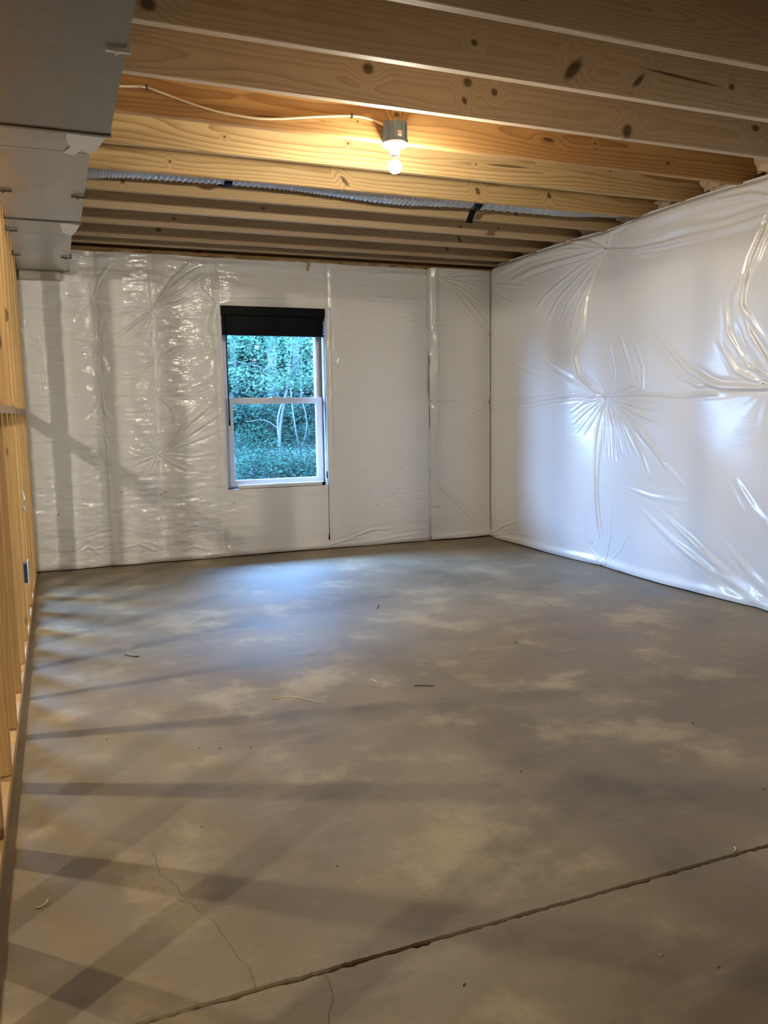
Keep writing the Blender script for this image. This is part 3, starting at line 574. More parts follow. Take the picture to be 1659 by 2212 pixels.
# ------------------------------------------------------------------ window 1
w1 = empty('window_1', (0, 0, 0), kind='structure')
FY0, FY1 = 6.505, 6.60
def ring(name, x0, x1, z0, z1, y0, y1, wl_, wr_, wb_, wt_, mat, parent, bev=.003):
    bm = bmesh.new()
    bm_box(bm, x0, x0+wl_, y0, y1, z0, z1, bev); bm_box(bm, x1-wr_, x1, y0, y1, z0, z1, bev)
    bm_box(bm, x0+wl_, x1-wr_, y0, y1, z0, z0+wb_, bev); bm_box(bm, x0+wl_, x1-wr_, y0, y1, z1-wt_, z1, bev)
    return link(name, bm_mesh(bm), mat, parent)
# vinyl-lined reveals between the wall face and the frame
for b in ((WX0-.022, WX0-.008, 6.345, FY0, WZ0-.01, WZ1+.01), (WX1+.042, WX1+.056, 6.345, FY0+.08, WZ0-.01, WZ1+.01)): box('jamb_liner', b, M_wvin, w1)
box('head_liner', (WX0-.01, WX1+.045, 6.345, FY0, WZ1, WZ1+.012), M_wvin, w1)
box('sill_board', (WX0+.002, WX1+.004, 6.350, FY0, WZ0-.014, WZ0-.002), M_sash_str, w1)
ring('window_frame', WX0-.008, WX1+.042, WZ0-.010, WZ1+.0, FY0+.024, FY1+.03, .066, .036, .030, .03, M_wvin, w1)
box('weather_strip', (WX1-.005, WX1+.010, FY0-.004, FY0+.004, WZ0, WZ1), M_sash_str, w1)
sl = ring('lower_sash', 1.279, 2.069, .545, 1.258, FY0-.012, FY0+.022, .042, .052, .052, .047, M_wvin, w1)
box('pane', (1.316, 2.022, FY0+.004, FY0+.009, .592, 1.215), M_glass, sl)
ring('glazing_bead', 1.317, 2.021, .593, 1.214, FY0-.004, FY0+.012, .006, .006, .006, .006, M_wvin, sl, .001)
box('sash_lock', (1.64, 1.70, FY0-.004, FY0+.02, 1.258, 1.268), M_wvin, sl, bev=.003)
su = ring('upper_sash', 1.262, 2.078, 1.215, 1.96, FY0+.028, FY0+.048, .042, .058, .045, .04, M_wvin, w1)
box('pane', (1.30, 2.024, FY0+.030, FY0+.034, 1.25, 1.925), M_glass, su)
ring('track', 2.026, 2.075, 1.26, 1.95, FY0+.010, FY0+.03, .008, .008, .004, .004, M_wvin, w1, .002)
# the next room's glass door
d1 = empty('door_1', (0, 0, 0), kind='structure')
ring('door_frame', DX0, DX1, .0, DZ1, 6.48, 6.58, .05, .05, .04, .05, M_wvin, d1)
p_ = ring('door_panel', DX0+.05, DX1-.05, .04, DZ1-.05, 6.50, 6.54, .07, .07, .10, .07, M_wvin, d1)
box('pane', (DX0+.115, DX1-.115, 6.515, 6.52, .13, DZ1-.115), M_glass, p_)
for nm, (x0, x1, z0, z1) in (('window_portal', (WX0, WX1+.04, WZ0, WZ1)), ('door_portal', (DX0, DX1, .02, DZ1))):
    ld = bpy.data.lights.new(nm, 'AREA'); ld.shape = 'RECTANGLE'; ld.size = x1-x0; ld.size_y = z1-z0; ld.cycles.is_portal = True
    lo = bpy.data.objects.new(nm, ld); COL.objects.link(lo); lo.location = ((x0+x1)/2, 6.64, (z0+z1)/2); lo.rotation_euler = (-math.pi/2, 0, 0)

# ------------------------------------------------------------------ blind, its wand and cord
bl = empty('window_blind', ((WX0+WX1)/2, 6.35, WZ1), label='black slatted window blind pulled up to the top of the window', category='blind')
box('valance', (WX0-.003, WX1-.006, 6.315, 6.327, 1.886, 1.956), M_black, bl, bev=.003)
for x in (WX0-.003, WX1-.016): box('valance_return', (x, x+.010, 6.327, 6.39, 1.886, 1.956), M_black, bl, bev=.002)
box('headrail', (WX0+.01, WX1-.02, 6.335, 6.39, 1.90, 1.952), M_black, bl, bev=.002)
for i in range(32):
    z = 1.757+i*.0044
    bm = bmesh.new(); y = 6.36+rnd.uniform(-.002, .002)
    x0, x1 = WX0+.006, WX1-.012
    pr = [(-.025, 0), (-.012, .0022), (.012, .0022), (.025, 0)]
    tilt = .03 if i < 24 else .03+.03*(i-23)
    A = [bm.verts.new((x0, y+a*math.cos(tilt), z+b+a*math.sin(tilt))) for a, b in pr]+[bm.verts.new((x0, y+a*math.cos(tilt), z+b-.0028+a*math.sin(tilt))) for a, b in pr[::-1]]
    B = [bm.verts.new(v.co+Vector((x1-x0, 0, 0))) for v in A]
    for k in range(8): bm.faces.new((A[k], A[(k+1) % 8], B[(k+1) % 8], B[k]))
    bm.faces.new(A[::-1]); bm.faces.new(B)
    keep(link('slat', bm_mesh(bm), M_blk2), bl)
box('bottom_rail', (WX0+.005, WX1-.010, 6.336, 6.386, 1.737, 1.753), M_black, bl, bev=.003)
for x in (1.335, 1.645, 1.955): box('ladder_tape', (x-.012, x+.012, 6.331, 6.3345, 1.733, 1.90), M_black, bl)
wand = keep(link('tilt_wand', tube([(1.256, 6.328, 1.90), (1.2565, 6.327, 1.6), (1.2575, 6.326, 1.12), (1.258, 6.326, 1.04)], [.0045, .0045, .0055, .0075], 8), M_black, sm=True), bl)
for dx, m_ in ((0, M_black), (.006, M_sash_str)):
    keep(link('lift_cord', tube(spline([(2.043+dx, 6.345, 1.74), (2.046+dx, 6.345, 1.3), (2.046, 6.342, .80), (2.048, 6.335, .585), (2.052, 6.318, .53), (2.049, 6.312, .35), (2.046, 6.312, .12)]), .0022, 6), m_, sm=True), bl)
keep(link('cord_tassel', lathe([(0, .045), (.003, .044), (.0045, .03), (.007, -.005), (.0072, -.012), (0, -.014)], 10, (2.046, 6.312, .10)), M_black, sm=True), bl)
keep(link('cord_stop', lathe([(0, .03), (.005, .026), (.007, 0), (.006, -.03), (0, -.034)], 10, (2.047, 6.335, .625)), M_black, sm=True), bl)
# white bar left lying on the sill
sb = empty('sill_bar', (1.67, 6.40, WZ0), label='narrow white plastic bar with a clear tape band lying on the window sill', category='bar')
bm = bmesh.new(); bm_box(bm, 1.315, 2.03, 6.36, 6.392, WZ0-.001, WZ0+.032, bev=.006); keep(link('bar_body', bm_mesh(bm), M_wvin), sb)
bm = bmesh.new(); bm_box(bm, 1.59, 1.70, 6.3575, 6.3945, WZ0, WZ0+.0345, bev=.006); keep(link('tape_band', bm_mesh(bm), M_clear), sb)
box('end_cap', (2.012, 2.036, 6.357, 6.394, WZ0, WZ0+.028), M_black, sb, bev=.003)

# ------------------------------------------------------------------ sheet metal duct
du = empty('sheet_metal_duct', (0, 3.0, 2.15), label='grey galvanized sheet metal trunk duct hung along the stud wall', category='duct')
DZ, DT = 2.15, 2.345
def duct_section(x0, x1, y0, y1, dip=.013, x0b=None, x1b=None):
    """rectangular duct; the sheet on every long side is cross-broken into four shallow triangles"""
    x0b = x0 if x0b is None else x0b; x1b = x1 if x1b is None else x1b
    bm = bmesh.new()
    a = [bm.verts.new(v) for v in ((x0, y0, DZ), (x1, y0, DZ), (x1, y0, DT), (x0, y0, DT))]
    b = [bm.verts.new(v) for v in ((x0b, y1, DZ), (x1b, y1, DZ), (x1b, y1, DT), (x0b, y1, DT))]
    for i in range(4):
        j = (i+1) % 4; q = (a[i], a[j], b[j], b[i])
        c = sum((v.co for v in q), Vector())/4
        nrm = [Vector((0, 0, -1)), Vector((1, 0, 0)), Vector((0, 0, 1)), Vector((-1, 0, 0))][i]
        cv = bm.verts.new(c+nrm*dip)
        for s_ in range(4): bm.faces.new((q[s_], q[(s_+1) % 4], cv))
    bm.faces.new(a[::-1]); bm.faces.new(b)
    return bm_mesh(bm)
DL = -.178
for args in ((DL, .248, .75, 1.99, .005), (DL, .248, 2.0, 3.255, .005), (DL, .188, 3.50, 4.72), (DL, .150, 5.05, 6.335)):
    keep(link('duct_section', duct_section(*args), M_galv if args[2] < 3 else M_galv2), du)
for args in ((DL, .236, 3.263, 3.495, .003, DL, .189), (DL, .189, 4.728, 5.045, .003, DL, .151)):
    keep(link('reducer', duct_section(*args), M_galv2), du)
def collar(x0, x1, y, w=.022, g=.006):
    bm = bmesh.new()
    for b in ((x0-g, x1+g, y-w/2, y+w/2, DZ-g, DZ), (x0-g, x0, y-w/2, y+w/2, DZ, DT), (x1, x1+g, y-w/2, y+w/2, DZ, DT), (x0-g, x1+g, y-w/2, y+w/2, DT, DT+g)): bm_box(bm, *b, bev=.0015)
    return bm_mesh(bm)
for x1, y in ((.248, 3.258), (.188, 4.724), (.150, 6.27)): keep(link('seam_collar', collar(DL, x1, y), M_galv), du)
box('seam_collar_open', (0, 0.001, 2.0, 2.001, DZ+.05, DZ+.051), M_galv, du) if False else None
def clip(x0, x1, y, m, tilt=0.):
    bm = bmesh.new(); bm_box(bm, x0, x1, y-.007, y+.007, DZ-.012, DZ-.006, bev=.001)
    xe = x1 if x1 > .05 else x0
    bm_box(bm, xe-.004, xe+.004, y-.006, y+.006, DZ-.012, DZ+.018, bev=.001)
    xs_ = x0*.55+x1*.45
    bmesh.ops.create_cone(bm, cap_ends=True, segments=8, radius1=.005, radius2=.004, depth=.006, matrix=Matrix.Translation((xs_, y, DZ-.015)))
    keep(link('drive_clip', bm_mesh(bm), m), du)
clip(.192, .256, 2.50, M_clipl); clip(.131, .192, 4.15, M_clip); clip(-.186, -.12, 4.14, M_clip); clip(.095, .156, 5.72, M_clip); clip(-.186, -.13, 4.98, M_clip); clip(-.186, -.14, 5.70, M_clip)
def patch(pts, z, parent=du, mat=M_foil, thick=.0012, seed=0):
    bm = bmesh.new(); rs = random.Random(seed); vs = [bm.verts.new((x, y, z+rs.uniform(-.001, .001))) for x, y in pts]; f = bm.faces.new(vs)
    ex = bmesh.ops.extrude_face_region(bm, geom=[f]); bmesh.ops.translate(bm, verts=[v for v in ex['geom'] if isinstance(v, bmesh.types.BMVert)], vec=(0, 0, thick))
    bmesh.ops.triangulate(bm, faces=bm.faces); return keep(link('foil_patch', bm_mesh(bm), mat), parent)
patch([(.10, 3.262), (.19, 3.268), (.234, 3.27), (.214, 3.40), (.189, 3.49), (.155, 3.44), (.13, 3.52), (.09, 3.50), (.115, 3.42), (.10, 3.34)], DZ-.006, seed=1)
patch([(.085, 4.742), (.15, 4.745), (.184, 4.75), (.172, 4.88), (.153, 5.03), (.125, 5.02), (.10, 4.97)], DZ-.006, seed=2)
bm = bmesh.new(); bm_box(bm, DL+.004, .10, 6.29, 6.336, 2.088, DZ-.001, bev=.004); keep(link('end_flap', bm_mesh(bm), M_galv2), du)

# ------------------------------------------------------------------ flexible duct between two joists
fx = empty('flexible_duct', (1.8, 4.6, HJ), label='silver corrugated flexible duct running between two ceiling joists', category='duct')
cl = spline([(.20, 4.615, 2.430), (.40, 4.615, 2.452), (.8, 4.615, 2.462), (1.25, 4.615, 2.468), (1.55, 4.613, 2.456), (1.95, 4.615, 2.440), (2.4, 4.615, 2.454), (3.1, 4.615, 2.456), (3.42, 4.615, 2.474), (3.6, 4.62, 2.48)], 70)
n = len(cl); rr = [(.080+.004*math.sin(i*2*math.pi/5.0)+.0015*rnd.uniform(-1, 1)) for i in range(n)]
keep(link('corrugated_hose', tube(cl, rr, 20), M_flex, sm=True), fx)
def strap(x, zc, tail):
    bm = bmesh.new(); rows = []
    P = [(4.45, 2.42)]+[(4.615+.088*math.cos(a), zc+.088*math.sin(a)) for a in np.linspace(math.pi, 2*math.pi, 12)]+[(4.78, 2.42)]
    if tail: P = P[:9]+[(4.66, zc-.098), (4.69, zc-.125), (4.70, zc-.15)]
    for y, z in P: rows.append((bm.verts.new((x-.022, y, z)), bm.verts.new((x+.022, y, z))))
    for a, b in zip(rows, rows[1:]): bm.faces.new((a[0], a[1], b[1], b[0]))
    me = bm_mesh(bm); o = keep(link('hanger_strap', me, M_black), fx); md = o.modifiers.new('thick', 'SOLIDIFY'); md.thickness = .002; return o
strap(.955, 2.462, False); strap(2.50, 2.455, True)

# ------------------------------------------------------------------ bare bulb fixtures
def fixture(loc, label, first=None, mat=None):
    if first is not None:
        r = first.copy(); COL.objects.link(r); r.location = loc; r['label'] = label
        for ch in list(first.children):
            c = ch.copy(); COL.objects.link(c); c.parent = r
            for g in ch.children:
                d = g.copy(); COL.objects.link(d); d.parent = c
                if mat and g.name.startswith('bulb_dome'): d.data = NEXT_DOME
        return r
    r = empty('light_fixture', loc, label=label, category='light')
    bm = bmesh.new(); n = 32
    me = lathe([(0, .080), (.046, .080), (.050, .076), (.0525, .004), (.0525, 0), (0, 0)], 32)
    bx_ = link('junction_box', me, M_greyp, r, sm=True); me.set_sharp_from_angle(angle=.6)
    for i, a in enumerate((-2.5, -1.9, -1.2, -.5, .4, 1.6, 2.6)):
        bm = bmesh.new(); bm_box(bm, .0505, .0565, -.006, .006, .004, .080 if i % 2 else .065, bev=.001)
        o = link('box_rib', bm_mesh(bm), M_greyp, bx_); o.rotation_euler = (0, 0, a)
    for a in np.linspace(0, 2*math.pi, 8)[:-1]:
        bm = bmesh.new(); bm_box(bm, .040, .050, -.008, .008, .076, .087, bev=.001); o = link('box_tab', bm_mesh(bm), M_greyp, bx_); o.rotation_euler = (0, 0, a)
    bm = bmesh.new()
    for a0, a1, z0, z1, q in ((-1.70, -1.20, .012, .036, 0),):
        pv = None
        for k in range(7):
            a = a0+(a1-a0)*k/6; p0 = bm.verts.new((.0536*math.cos(a), .0536*math.sin(a), z0)); p1 = bm.verts.new((.0536*math.cos(a), .0536*math.sin(a), z1))
            if pv: bm.faces.new((pv[0], p0, p1, pv[1]))
            pv = (p0, p1)
    link('sticker', bm_mesh(bm), M_wpla, bx_)
    bm = bmesh.new()
    for a0, a1, z0, z1 in ((-1.64, -1.56, .022, .032), (-1.53, -1.45, .022, .032), (-1.42, -1.35, .022, .032), (-1.32, -1.26, .022, .032), (-1.62, -1.37, .016, .019)):
        q = [bm.verts.new((.0539*math.cos(a), .0539*math.sin(a), z)) for a, z in ((a0, z0), (a1, z0), (a1, z1), (a0, z1))]; bm.faces.new(q)
    link('sticker_print', bm_mesh(bm), M_orange, bx_)
    sc_ = lathe([(0, 0), (.004, .002), (.0045, 0)], 8)
    for x, y in ((.062, .004),):
        bm = bmesh.new(); bm_box(bm, .0525, .062, -.004, .004, .006, .016, bev=.001); o = link('box_screw', bm_mesh(bm), M_clip, bx_); o.rotation_euler = (0, 0, -.1)
    me = lathe([(0, -.001), (.052, -.001), (.0585, -.004), (.060, -.010), (.055, -.016), (.036, -.019), (.0255, -.022), (.0225, -.030), (.0225, -.054), (.0215, -.058), (.0185, -.058), (.0185, -.045), (0, -.045)], 40)
    lh = link('lampholder', me, M_wpla, r, sm=True); me.set_sharp_from_angle(angle=.7)
    bm = bmesh.new(); bm_box(bm, -.012, .012, -.0022, .0022, -.0215, -.0178, bev=.001)
    o = link('cover_slot', bm_mesh(bm), M_clip, lh); o.location = (-.012, -.036, .003)
    # bulb: white base and glowing dome
    me = lathe([(0, -.050), (.0135, -.052), (.0145, -.062), (.0165, -.066), (.020, -.076), (.0245, -.087)], 28)
    bb = link('bulb', me, M_wpla, r, sm=True)
    pr = [(.0245, -.087)]+[(.030*math.cos(a), -.104+.030*math.sin(a)) for a in np.linspace(.55, -math.pi/2+.02, 12)]+[(0, -.134)]
    link('bulb_dome', lathe(pr, 28), M_bulb, bb, sm=True)
    return r
FZ = 2.332
lf = fixture((1.492, 3.514, FZ), 'bare bulb in a white lampholder on a grey round box at a joist')
NEXT_DOME = [o for o in bpy.data.objects if o.name == 'bulb_dome'][0].data.copy(); NEXT_DOME.materials[0] = M_bulb2
fixture((-1.71, 3.34, FZ), 'bare bulb fixture in the next room beyond the stud wall nearer the glass door', lf, M_bulb2)
fixture((-1.95, .06, FZ), 'bare bulb fixture in the next room beyond the stud wall farther from the glass door', lf, M_bulb2)

# ------------------------------------------------------------------ cable along the joist, with staples
cb_ = empty('electrical_cable', (.9, 3.57, 2.42), label='cream coloured electrical cable stapled along the joist to the bulb box', category='cable')
cy = 3.5720
keep(link('cable_sheath', tube(spline([(.18, cy, 2.44), (.31, cy, 2.444), (.413, cy, 2.453), (.476, cy, 2.441), (.577, cy, 2.416), (.691, cy, 2.395), (.808, cy, 2.386), (.887, cy, 2.385), (.99, cy, 2.396), (1.137, cy, 2.42), (1.266, cy, 2.439), (1.336, cy, 2.445), (1.387, cy-.002, 2.441), (1.425, cy-.012, 2.428), (1.447, cy-.035, 2.41)], 6), .0052, 8), M_cable, sm=True), cb_)
for x, z in ((.425, 2.452), (1.31, 2.4435)):
    bm = bmesh.new(); bm_box(bm, x-.003, x+.003, cy-.0075, cy-.0055, z-.010, z+.010); bm_box(bm, x-.003, x+.003, cy-.0055, cy+.006, z-.010, z-.008); bm_box(bm, x-.003, x+.003, cy-.0055, cy+.006, z+.008, z+.010)
    keep(link('staple', bm_mesh(bm), M_clip), cb_)

# ------------------------------------------------------------------ outlet box and a stub of cable on the studs
ob = empty('outlet_box', (XL, 4.40, .30), label='dark blue outlet box with a white rim low on a stud', category='outlet box')
bm = bmesh.new(); x0, x1, y0_, y1_, z0_, z1_ = -.255, XL+.016, 4.368, 4.43, .305, .402
bm_box(bm, x0, x1, y0_, y1_, z0_, z1_, bev=.003); keep(link('box_shell', bm_mesh(bm), M_bluep), ob)
ring_ = bmesh.new()
for b in ((XL+.0155, XL+.019, 4.360, 4.372, .298, .416), (XL+.0155, XL+.019, 4.426, 4.438, .298, .416), (XL+.0155, XL+.019, 4.372, 4.426, .396, .416), (XL+.0155, XL+.019, 4.372, 4.426, .298, .308)): bm_box(ring_, *b, bev=.001)
keep(link('box_rim', bm_mesh(ring_), M_wpla), ob)
cs = empty('cable_hook', (XL, 4.69, .68), label='short curled white cable end stapled to a stud', category='cable')
keep(link('cable_loop', tube(spline([(XL+.004, 4.70, .74), (XL+.010, 4.69, .725), (XL+.014, 4.665, .705), (XL+.010, 4.68, .685), (XL+.004, 4.70, .672)], 6), .004, 7), M_wpla, sm=True), cs)
keep(link('cable_clip', lathe([(0, .012), (.008, .009), (.009, 0), (.008, -.012), (0, -.015)], 10, (XL+.006, 4.70, .650)), M_wpla, sm=True), cs)

# ------------------------------------------------------------------ scraps on the floor
def chip(p, s, mat, seed, name='debris_chip'):
    rs = random.Random(seed); bm = bmesh.new(); n = 7; z = s*.22
    ang = rs.uniform(0, 3.14)
    pts = []
    for i in range(n):
        a = 2*math.pi*i/n; r = s*(.6+.5*rs.random()); x, y = r*math.cos(a), r*.45*math.sin(a)
        pts.append((x*math.cos(ang)-y*math.sin(ang), x*math.sin(ang)+y*math.cos(ang)))
    lo = [bm.verts.new((x, y, 0)) for x, y in pts]; hi = [bm.verts.new((x*.75, y*.75, z*(.6+.6*rs.random()))) for x, y in pts]
    bm.faces.new(lo[::-1]); bm.faces.new(hi)
    for i in range(n): bm.faces.new((lo[i], lo[(i+1) % n], hi[(i+1) % n], hi[i]))
    o = link(name, bm_mesh(bm), mat); o.location = (p[0], p[1], .0004); return o
for i, (x, y) in enumerate([(.387, 2.687), (.452, 2.658), (1.327, 2.729), (1.387, 2.68), (1.746, 2.413), (1.29, 2.091), (1.883, 1.698), (.306, 2.148), (.588, 1.816), (-.124, 5.83), (-.15, 5.75), (-.10, 5.70), (-.16, 5.897), (.1, 2.9), (.55, 2.62), (2.6, 3.9), (1.4, 4.7), (.75, 4.55), (1.05, 3.55), (1.3, 3.8)]):
    o = chip((x, y), rnd.uniform(.004, .008), M_dirt, 200+i, 'dirt_speck'); o['label'] = 'tiny dark speck of dirt on the concrete floor'; o['category'] = 'debris'; o['group'] = 'dark specks on the floor'
def stick(name, pts, r, mat, label, cat):
    o = link(name, tube(spline([(x, y, z+.0006) for x, y, z in pts], 5), r, 6), mat, sm=True); o['label'] = label; o['category'] = cat; return o
stick('straw', [(.728, 3.052, .0015), (.80, 3.05, .0015), (.84, 3.01, .002), (.899, 2.923, .0015)], .0013, M_shav, 'long thin pale bent straw on the middle of the floor', 'straw')
stick('twig', [(1.312, 2.959, .002), (1.347, 2.943, .003), (1.383, 2.921, .002)], .002, M_brown, 'thin brown twig lying flat past the middle of the floor', 'twig')
stick('twig', [(1.655, 4.25, .002), (1.675, 4.29, .003), (1.70, 4.33, .002)], .0025, M_brown, 'short brown twig on the bluish floor below the window', 'twig')
stick('twig', [(.24, 3.93, .002), (.27, 3.885, .003), (.30, 3.87, .002)], .0025, M_dirt, 'dark curved twig on the floor among the blue light stripes', 'twig')
stick('wood_shaving', [(-.11, 1.93, .001), (-.10, 1.925, .002), (-.088, 1.933, .004), (-.084, 1.945, .005)], .0016, M_shav, 'pale curled wood shaving beside the bottom plate of the stud wall', 'wood shaving')
stick('wood_shaving', [(1.54, 1.472, .001), (1.552, 1.478, .002), (1.556, 1.489, .001)], .0016, M_shav, 'small pale wood shaving on the floor joint', 'wood shaving')
stick('wood_shaving', [(1.17, 3.10, .002), (1.183, 3.085, .004), (1.186, 3.06, .001)], .0018, M_shav, 'little pale shaving curled past the end of the bent straw', 'wood shaving')
o = chip((2.059, 2.178), .013, M_brown, 301, 'leaf_fragment'); o['label'] = 'dark brown leaf fragment toward the right wall on the floor'; o['category'] = 'leaf fragment'
o = chip((2.019, 3.33), .009, M_dirt, 302, 'leaf_fragment'); o['label'] = 'small black leaf fragment on the floor in front of the right wall nail seam'; o['category'] = 'leaf fragment'
o = chip((1.099, 1.231), .008, M_kraft, 303, 'wood_chip'); o['label'] = 'light brown wood chip on the near side of the floor joint'; o['category'] = 'wood chip'
o = chip((1.181, 1.156), .006, M_dirt, 304, 'pebble'); o['label'] = 'small dark pebble near the camera beyond the wood chip'; o['category'] = 'pebble'
o = chip((.683, 1.314), .006, M_dirt, 305, 'pebble'); o['label'] = 'small dark pebble near the bottom edge of the view'; o['category'] = 'pebble'

# unseen overhang, added to hold back high skylight at the window and door
box('added_overhang', (-5.2, 4.2, 6.60, 7.75, 2.66, 2.80), M_found, kind='structure')

# ------------------------------------------------------------------ woods outside
def ground():
    xs = np.linspace(-25, 40, 66); ys = np.r_[6.67, np.linspace(7.2, 60, 50)]
    X, Y = np.meshgrid(xs, ys, indexing='ij'); Z = -.25+.0*X+np.maximum(0, Y-8.5)*.13+.12*vnoise(X, Y, 2.5, 2.5, 71, 3)*np.clip((Y-7)/2, 0, 1)
    n, m = X.shape; idx = np.arange(n*m).reshape(n, m)
    F = np.stack([idx[:-1, :-1], idx[1:, :-1], idx[1:, 1:], idx[:-1, 1:]], -1).reshape(-1, 4)
    return np_mesh('hill', np.stack([X, Y, Z], -1).reshape(-1, 3), F)
M_ground = plain('leafy_forest_ground', (.008, .016, .012), .9, nscale=6, nvar=.5)
link('hillside', ground(), M_ground, kind='structure')
def gz_(y): return -.25+max(0, y-8.5)*.13
def leafmat(name, a, b):
    t = NT(name); rn = t.noise(t.obj(), 3.0, 3); c = t.mix(t.maprange(rn, .3, .7), a, b)
    p = t.n('ShaderNodeBsdfDiffuse'); t.l(c, p.inputs[0]); q = t.n('ShaderNodeBsdfTranslucent'); t.l(c, q.inputs[0])
    m = t.n('ShaderNodeMixShader'); m.inputs[0].default_value = .4; t.l(p.outputs[0], m.inputs[1]); t.l(q.outputs[0], m.inputs[2]); t.l(m.outputs[0], t.out.inputs[0]); return t.m
M_leaf = [leafmat('bright_maple_leaves', (.025, .058, .035), (.046, .096, .060)), leafmat('mid_green_leaves', (.009, .025, .0175), (.019, .043, .0295)), leafmat('deep_green_leaves', (.0045, .0125, .0105), (.0105, .024, .018))]
M_bark = [plain('pale_smooth_bark', (.028, .03, .034), .8, nscale=8, nvar=.2), plain('grey_bark', (.014, .015, .019), .9, nscale=8, nvar=.3)]
def leaves(centres, rad, per, size, seed, flat=.5):
    rs = np.random.RandomState(seed); C = np.repeat(np.array(centres, float), per, axis=0); n = len(C)
    off = rs.randn(n, 3)*np.array([rad, rad, rad*flat]); P = C+off
    yaw = rs.uniform(0, 6.283, n); tl = rs.uniform(-.7, .7, n); rl = rs.uniform(-.6, .6, n); s = size*rs.uniform(.6, 1.3, n)
    a = np.stack([np.cos(yaw)*np.cos(tl), np.sin(yaw)*np.cos(tl), np.sin(tl)], -1); b = np.stack([-np.sin(yaw)*np.cos(rl), np.cos(yaw)*np.cos(rl), np.sin(rl)], -1)
    nn = np.cross(a, b); s = s[:, None]
    V = np.stack([P, P+a*s*.45+b*s*.34-nn*s*.06, P+a*s, P+a*s*.45-b*s*.34-nn*s*.06], 1).reshape(-1, 3)
    i = np.arange(n)[:, None]*4; F = np.concatenate([i+np.array([[0, 1, 2]]), i+np.array([[0, 2, 3]])], 0)
    return np_mesh('leaves', V, F)
def tree(name, label, x, y, trunk, r, crown, rad, per, size, mat, bark, seed, flat=.5, branches=()):
    g = gz_(y); root = empty(name, (x, y, g), label=label, category='tree' if 'tree' in name else 'shrub', group='woods outside the window')
    for j, (pts, rr) in enumerate([(trunk, r)]+list(branches)):
        P = spline(pts, 6); n = len(P); keep(link('trunk' if j == 0 else 'branch', tube(P, [rr*(1-.55*i/(n-1)) for i in range(n)], 8), bark, sm=True), root)
    if crown: 
        o = keep(link('foliage', leaves(crown, rad, per, size, seed, flat), mat), root); o['kind'] = 'stuff'
    return root
rs = random.Random(5)
def cl_(n, x0, x1, y0, y1, z0, z1): return [(rs.uniform(x0, x1), rs.uniform(y0, y1), rs.uniform(z0, z1)) for _ in range(n)]
tree('maple_tree', 'near maple tree spreading pale bright leaf sprays across the upper pane', 3.55, 12.2, [(3.30, 12.6, gz_(12.6)), (3.28, 12.5, .9), (3.36, 12.3, 1.5), (3.5, 12, 2.4), (3.6, 12, 3.6)], .022,
     cl_(150, 1.8, 4.6, 11.0, 12.8, 1.50, 2.7)+cl_(60, 1.2, 6.0, 11, 13, 2.2, 4.2), .22, 70, .062, M_leaf[0], M_bark[0], 1, .28, [([(3.36, 12.3, 1.5), (3.0, 11.9, 1.75), (2.4, 11.7, 1.9)], .009), ([(3.36, 12.3, 1.5), (3.8, 12, 1.75), (4.4, 11.9, 2.0)], .009)])
tree('birch_tree', 'thin pale leaning tree in the middle of the lower pane', 3.62, 13.6, [(3.66, 13.6, gz_(13.6)), (3.60, 13.6, .3), (3.53, 13.6, .85), (3.56, 13.6, 1.15), (3.72, 13.6, 1.6), (3.85, 13.6, 2.6)], .026, cl_(25, 2.8, 4.6, 13.2, 14.2, 2.3, 3.8), .25, 60, .06, M_leaf[1], M_bark[0], 2, .4, [([(3.53, 13.6, .88), (3.3, 13.6, 1.02), (3.0, 13.6, 1.0)], .010)])
tree('forked_tree', 'thin pale forked tree right of the leaning one', 4.02, 13.9, [(4.0, 13.9, gz_(13.9)), (4.0, 13.9, .45), (3.92, 13.9, .9), (3.86, 13.9, 1.5), (3.8, 13.9, 2.6)], .020, cl_(20, 3.6, 5.2, 13.6, 14.5, 2.2, 3.6), .25, 60, .06, M_leaf[1], M_bark[0], 3, .4, [([(4.0, 13.9, .45), (4.12, 13.9, .8), (4.13, 13.9, 1.05), (4.05, 13.9, 1.5), (4.1, 13.9, 2.4)], .016)])
tree('oak_tree', 'stout grey tree trunk behind the thin leaning one', 4.35, 17.2, [(4.42, 17.2, gz_(17.2)-.2), (4.40, 17.2, 1.4), (4.36, 17.2, 3.2), (4.3, 17.2, 10.5)], .14, cl_(190, 1.0, 7.6, 16.4, 18.6, 3.2, 10.6), .42, 45, .13, M_leaf[1], M_bark[1], 4, .5)
tree('oak_tree', 'grey tree trunk behind the thin forked tree', 5.15, 18.0, [(5.2, 18, gz_(18)-.2), (5.15, 18, 2.0), (5.1, 18, 6.0)], .10, cl_(50, 3.6, 8.2, 17.4, 19.4, 3.0, 6.2), .4, 45, .11, M_leaf[2], M_bark[1], 5, .5)
tree('oak_tree', 'dark grey tree trunk toward the left edge of the lower pane', 3.75, 18.4, [(3.75, 18.4, gz_(18.4)-.2), (3.8, 18.4, 2.0), (3.7, 18.4, 6.2)], .09, cl_(50, 1.0, 5.0, 17.6, 19.8, 2.8, 6.2), .4, 45, .11, M_leaf[2], M_bark[1], 6, .5)
k = 0
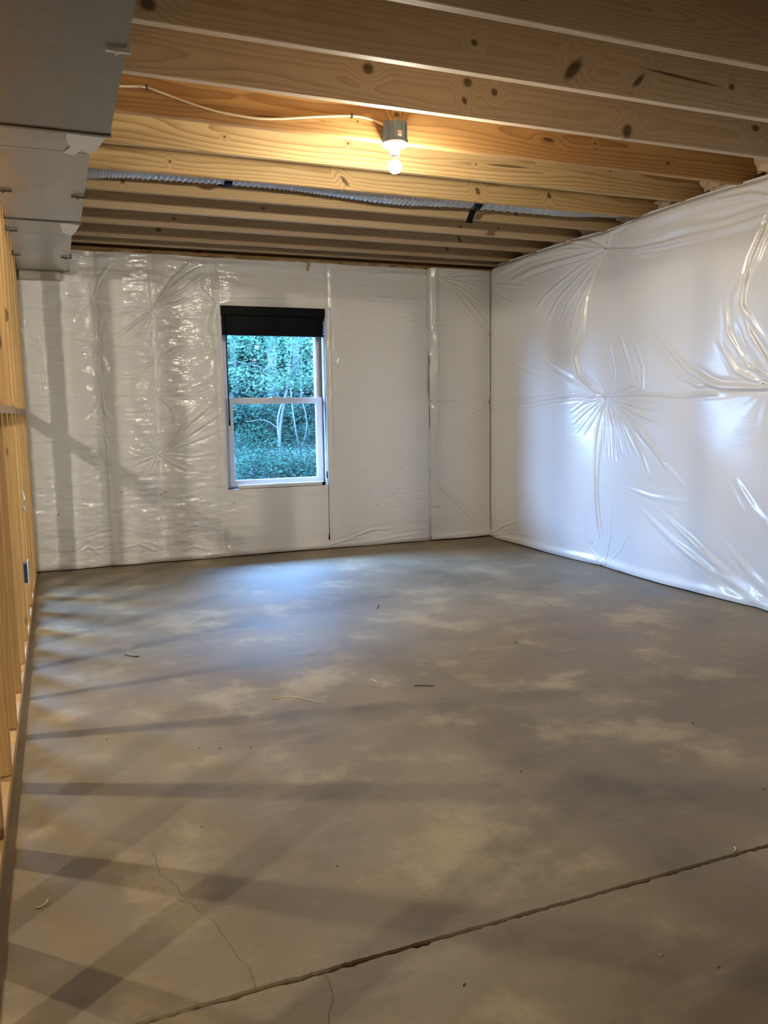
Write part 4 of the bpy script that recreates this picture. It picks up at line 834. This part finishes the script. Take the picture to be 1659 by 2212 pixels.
for x, y, w, z1, m, lab in ((2.7, 12.9, .55, .75, 1, 'low leafy shrub at the left foot of the lower pane'), (4.35, 13.1, .6, .85, 1, 'leafy shrub at the right foot of the lower pane'), (3.45, 15.2, .9, 1.2, 1, 'mid green shrub between the thin trees and the stout trunk'),
                          (4.7, 15.6, .9, 1.3, 1, 'green shrub behind the forked tree'), (3.0, 17.2, 1.0, 2.0, 2, 'deep green undergrowth left of the stout trunk'), (5.3, 16.4, 1.0, 1.9, 2, 'deep green undergrowth right of the stout trunk'),
                          (4.6, 19.6, 1.6, 3.4, 2, 'tall dark shrub far behind the grey trunks'), (3.2, 20.5, 1.6, 3.6, 2, 'tall dark shrub far behind at the left of the pane'), (6.2, 20.5, 1.8, 3.8, 2, 'tall dark shrub far behind at the right of the pane'),
                          (3.4, 12.4, .5, .30, 0, 'bright low fern like shrub just above the window bottom'),
                          (2.6, 11.6, .6, .55, 1, 'nearest low shrub at the left on the slope'), (3.5, 11.4, .6, .45, 1, 'nearest low shrub in the middle of the slope'), (4.2, 11.7, .6, .6, 1, 'nearest low shrub at the right on the slope'), (3.6, 14.6, 1.1, .9, 1, 'wide low shrub around the feet of the thin trees')):
    k += 1; g = gz_(y)
    tree('leafy_shrub', lab, x, y, [(x, y, g-.05), (x+.05, y, g+.5*(z1-g)), (x, y, z1)], .02, [(rs.gauss(x, w*.55), rs.gauss(y, .3), rs.uniform(g, z1)) for _ in range(int(70*w))], .2, 70, .055 if y < 15 else .09, M_leaf[m], M_bark[1], 30+k, .6)
FT = [(2.2, 24, 10.5, 'far leafy tree at the left behind the trunks'), (5.2, 24.5, 11, 'far leafy tree in the middle behind the trunks'), (8.2, 23.5, 10.5, 'far leafy tree at the right behind the trunks'), (11.2, 25, 10.5, 'far leafy tree well to the right beyond the hillside shrubs'),
      (-1.5, 22.5, 10.5, 'tall leafy tree just left of the window view'), (-5, 21.5, 10, 'tall leafy tree second to the left of the window view'), (-8, 20.5, 6.0, 'tall leafy tree third to the left of the window view'), (-16, 20, 3.8, 'low leafy tree far left of the window view'),
      (9.0, 14.0, 9, 'tall leafy tree right of the window view close to the shrubs'), (9.5, 9.8, 8, 'tall leafy tree right of the window view nearest the house'), (13, 12.5, 9, 'tall leafy tree far right of the window view')]
for i, (x, y, zt, lab) in enumerate(FT):
    tree('forest_tree', lab, x, y, [(x, y, gz_(y)-.2), (x, y, zt*.65), (x, y, zt+.2)], .14,
         [(rs.gauss(x, 1.4), rs.gauss(y, .7), rs.uniform(gz_(y), zt)) for _ in range(380 if i != 7 else 240)], .5, 42, .19 if i < 4 else .26, M_leaf[2 if i % 2 else 1], M_bark[1], 60+i, .6)
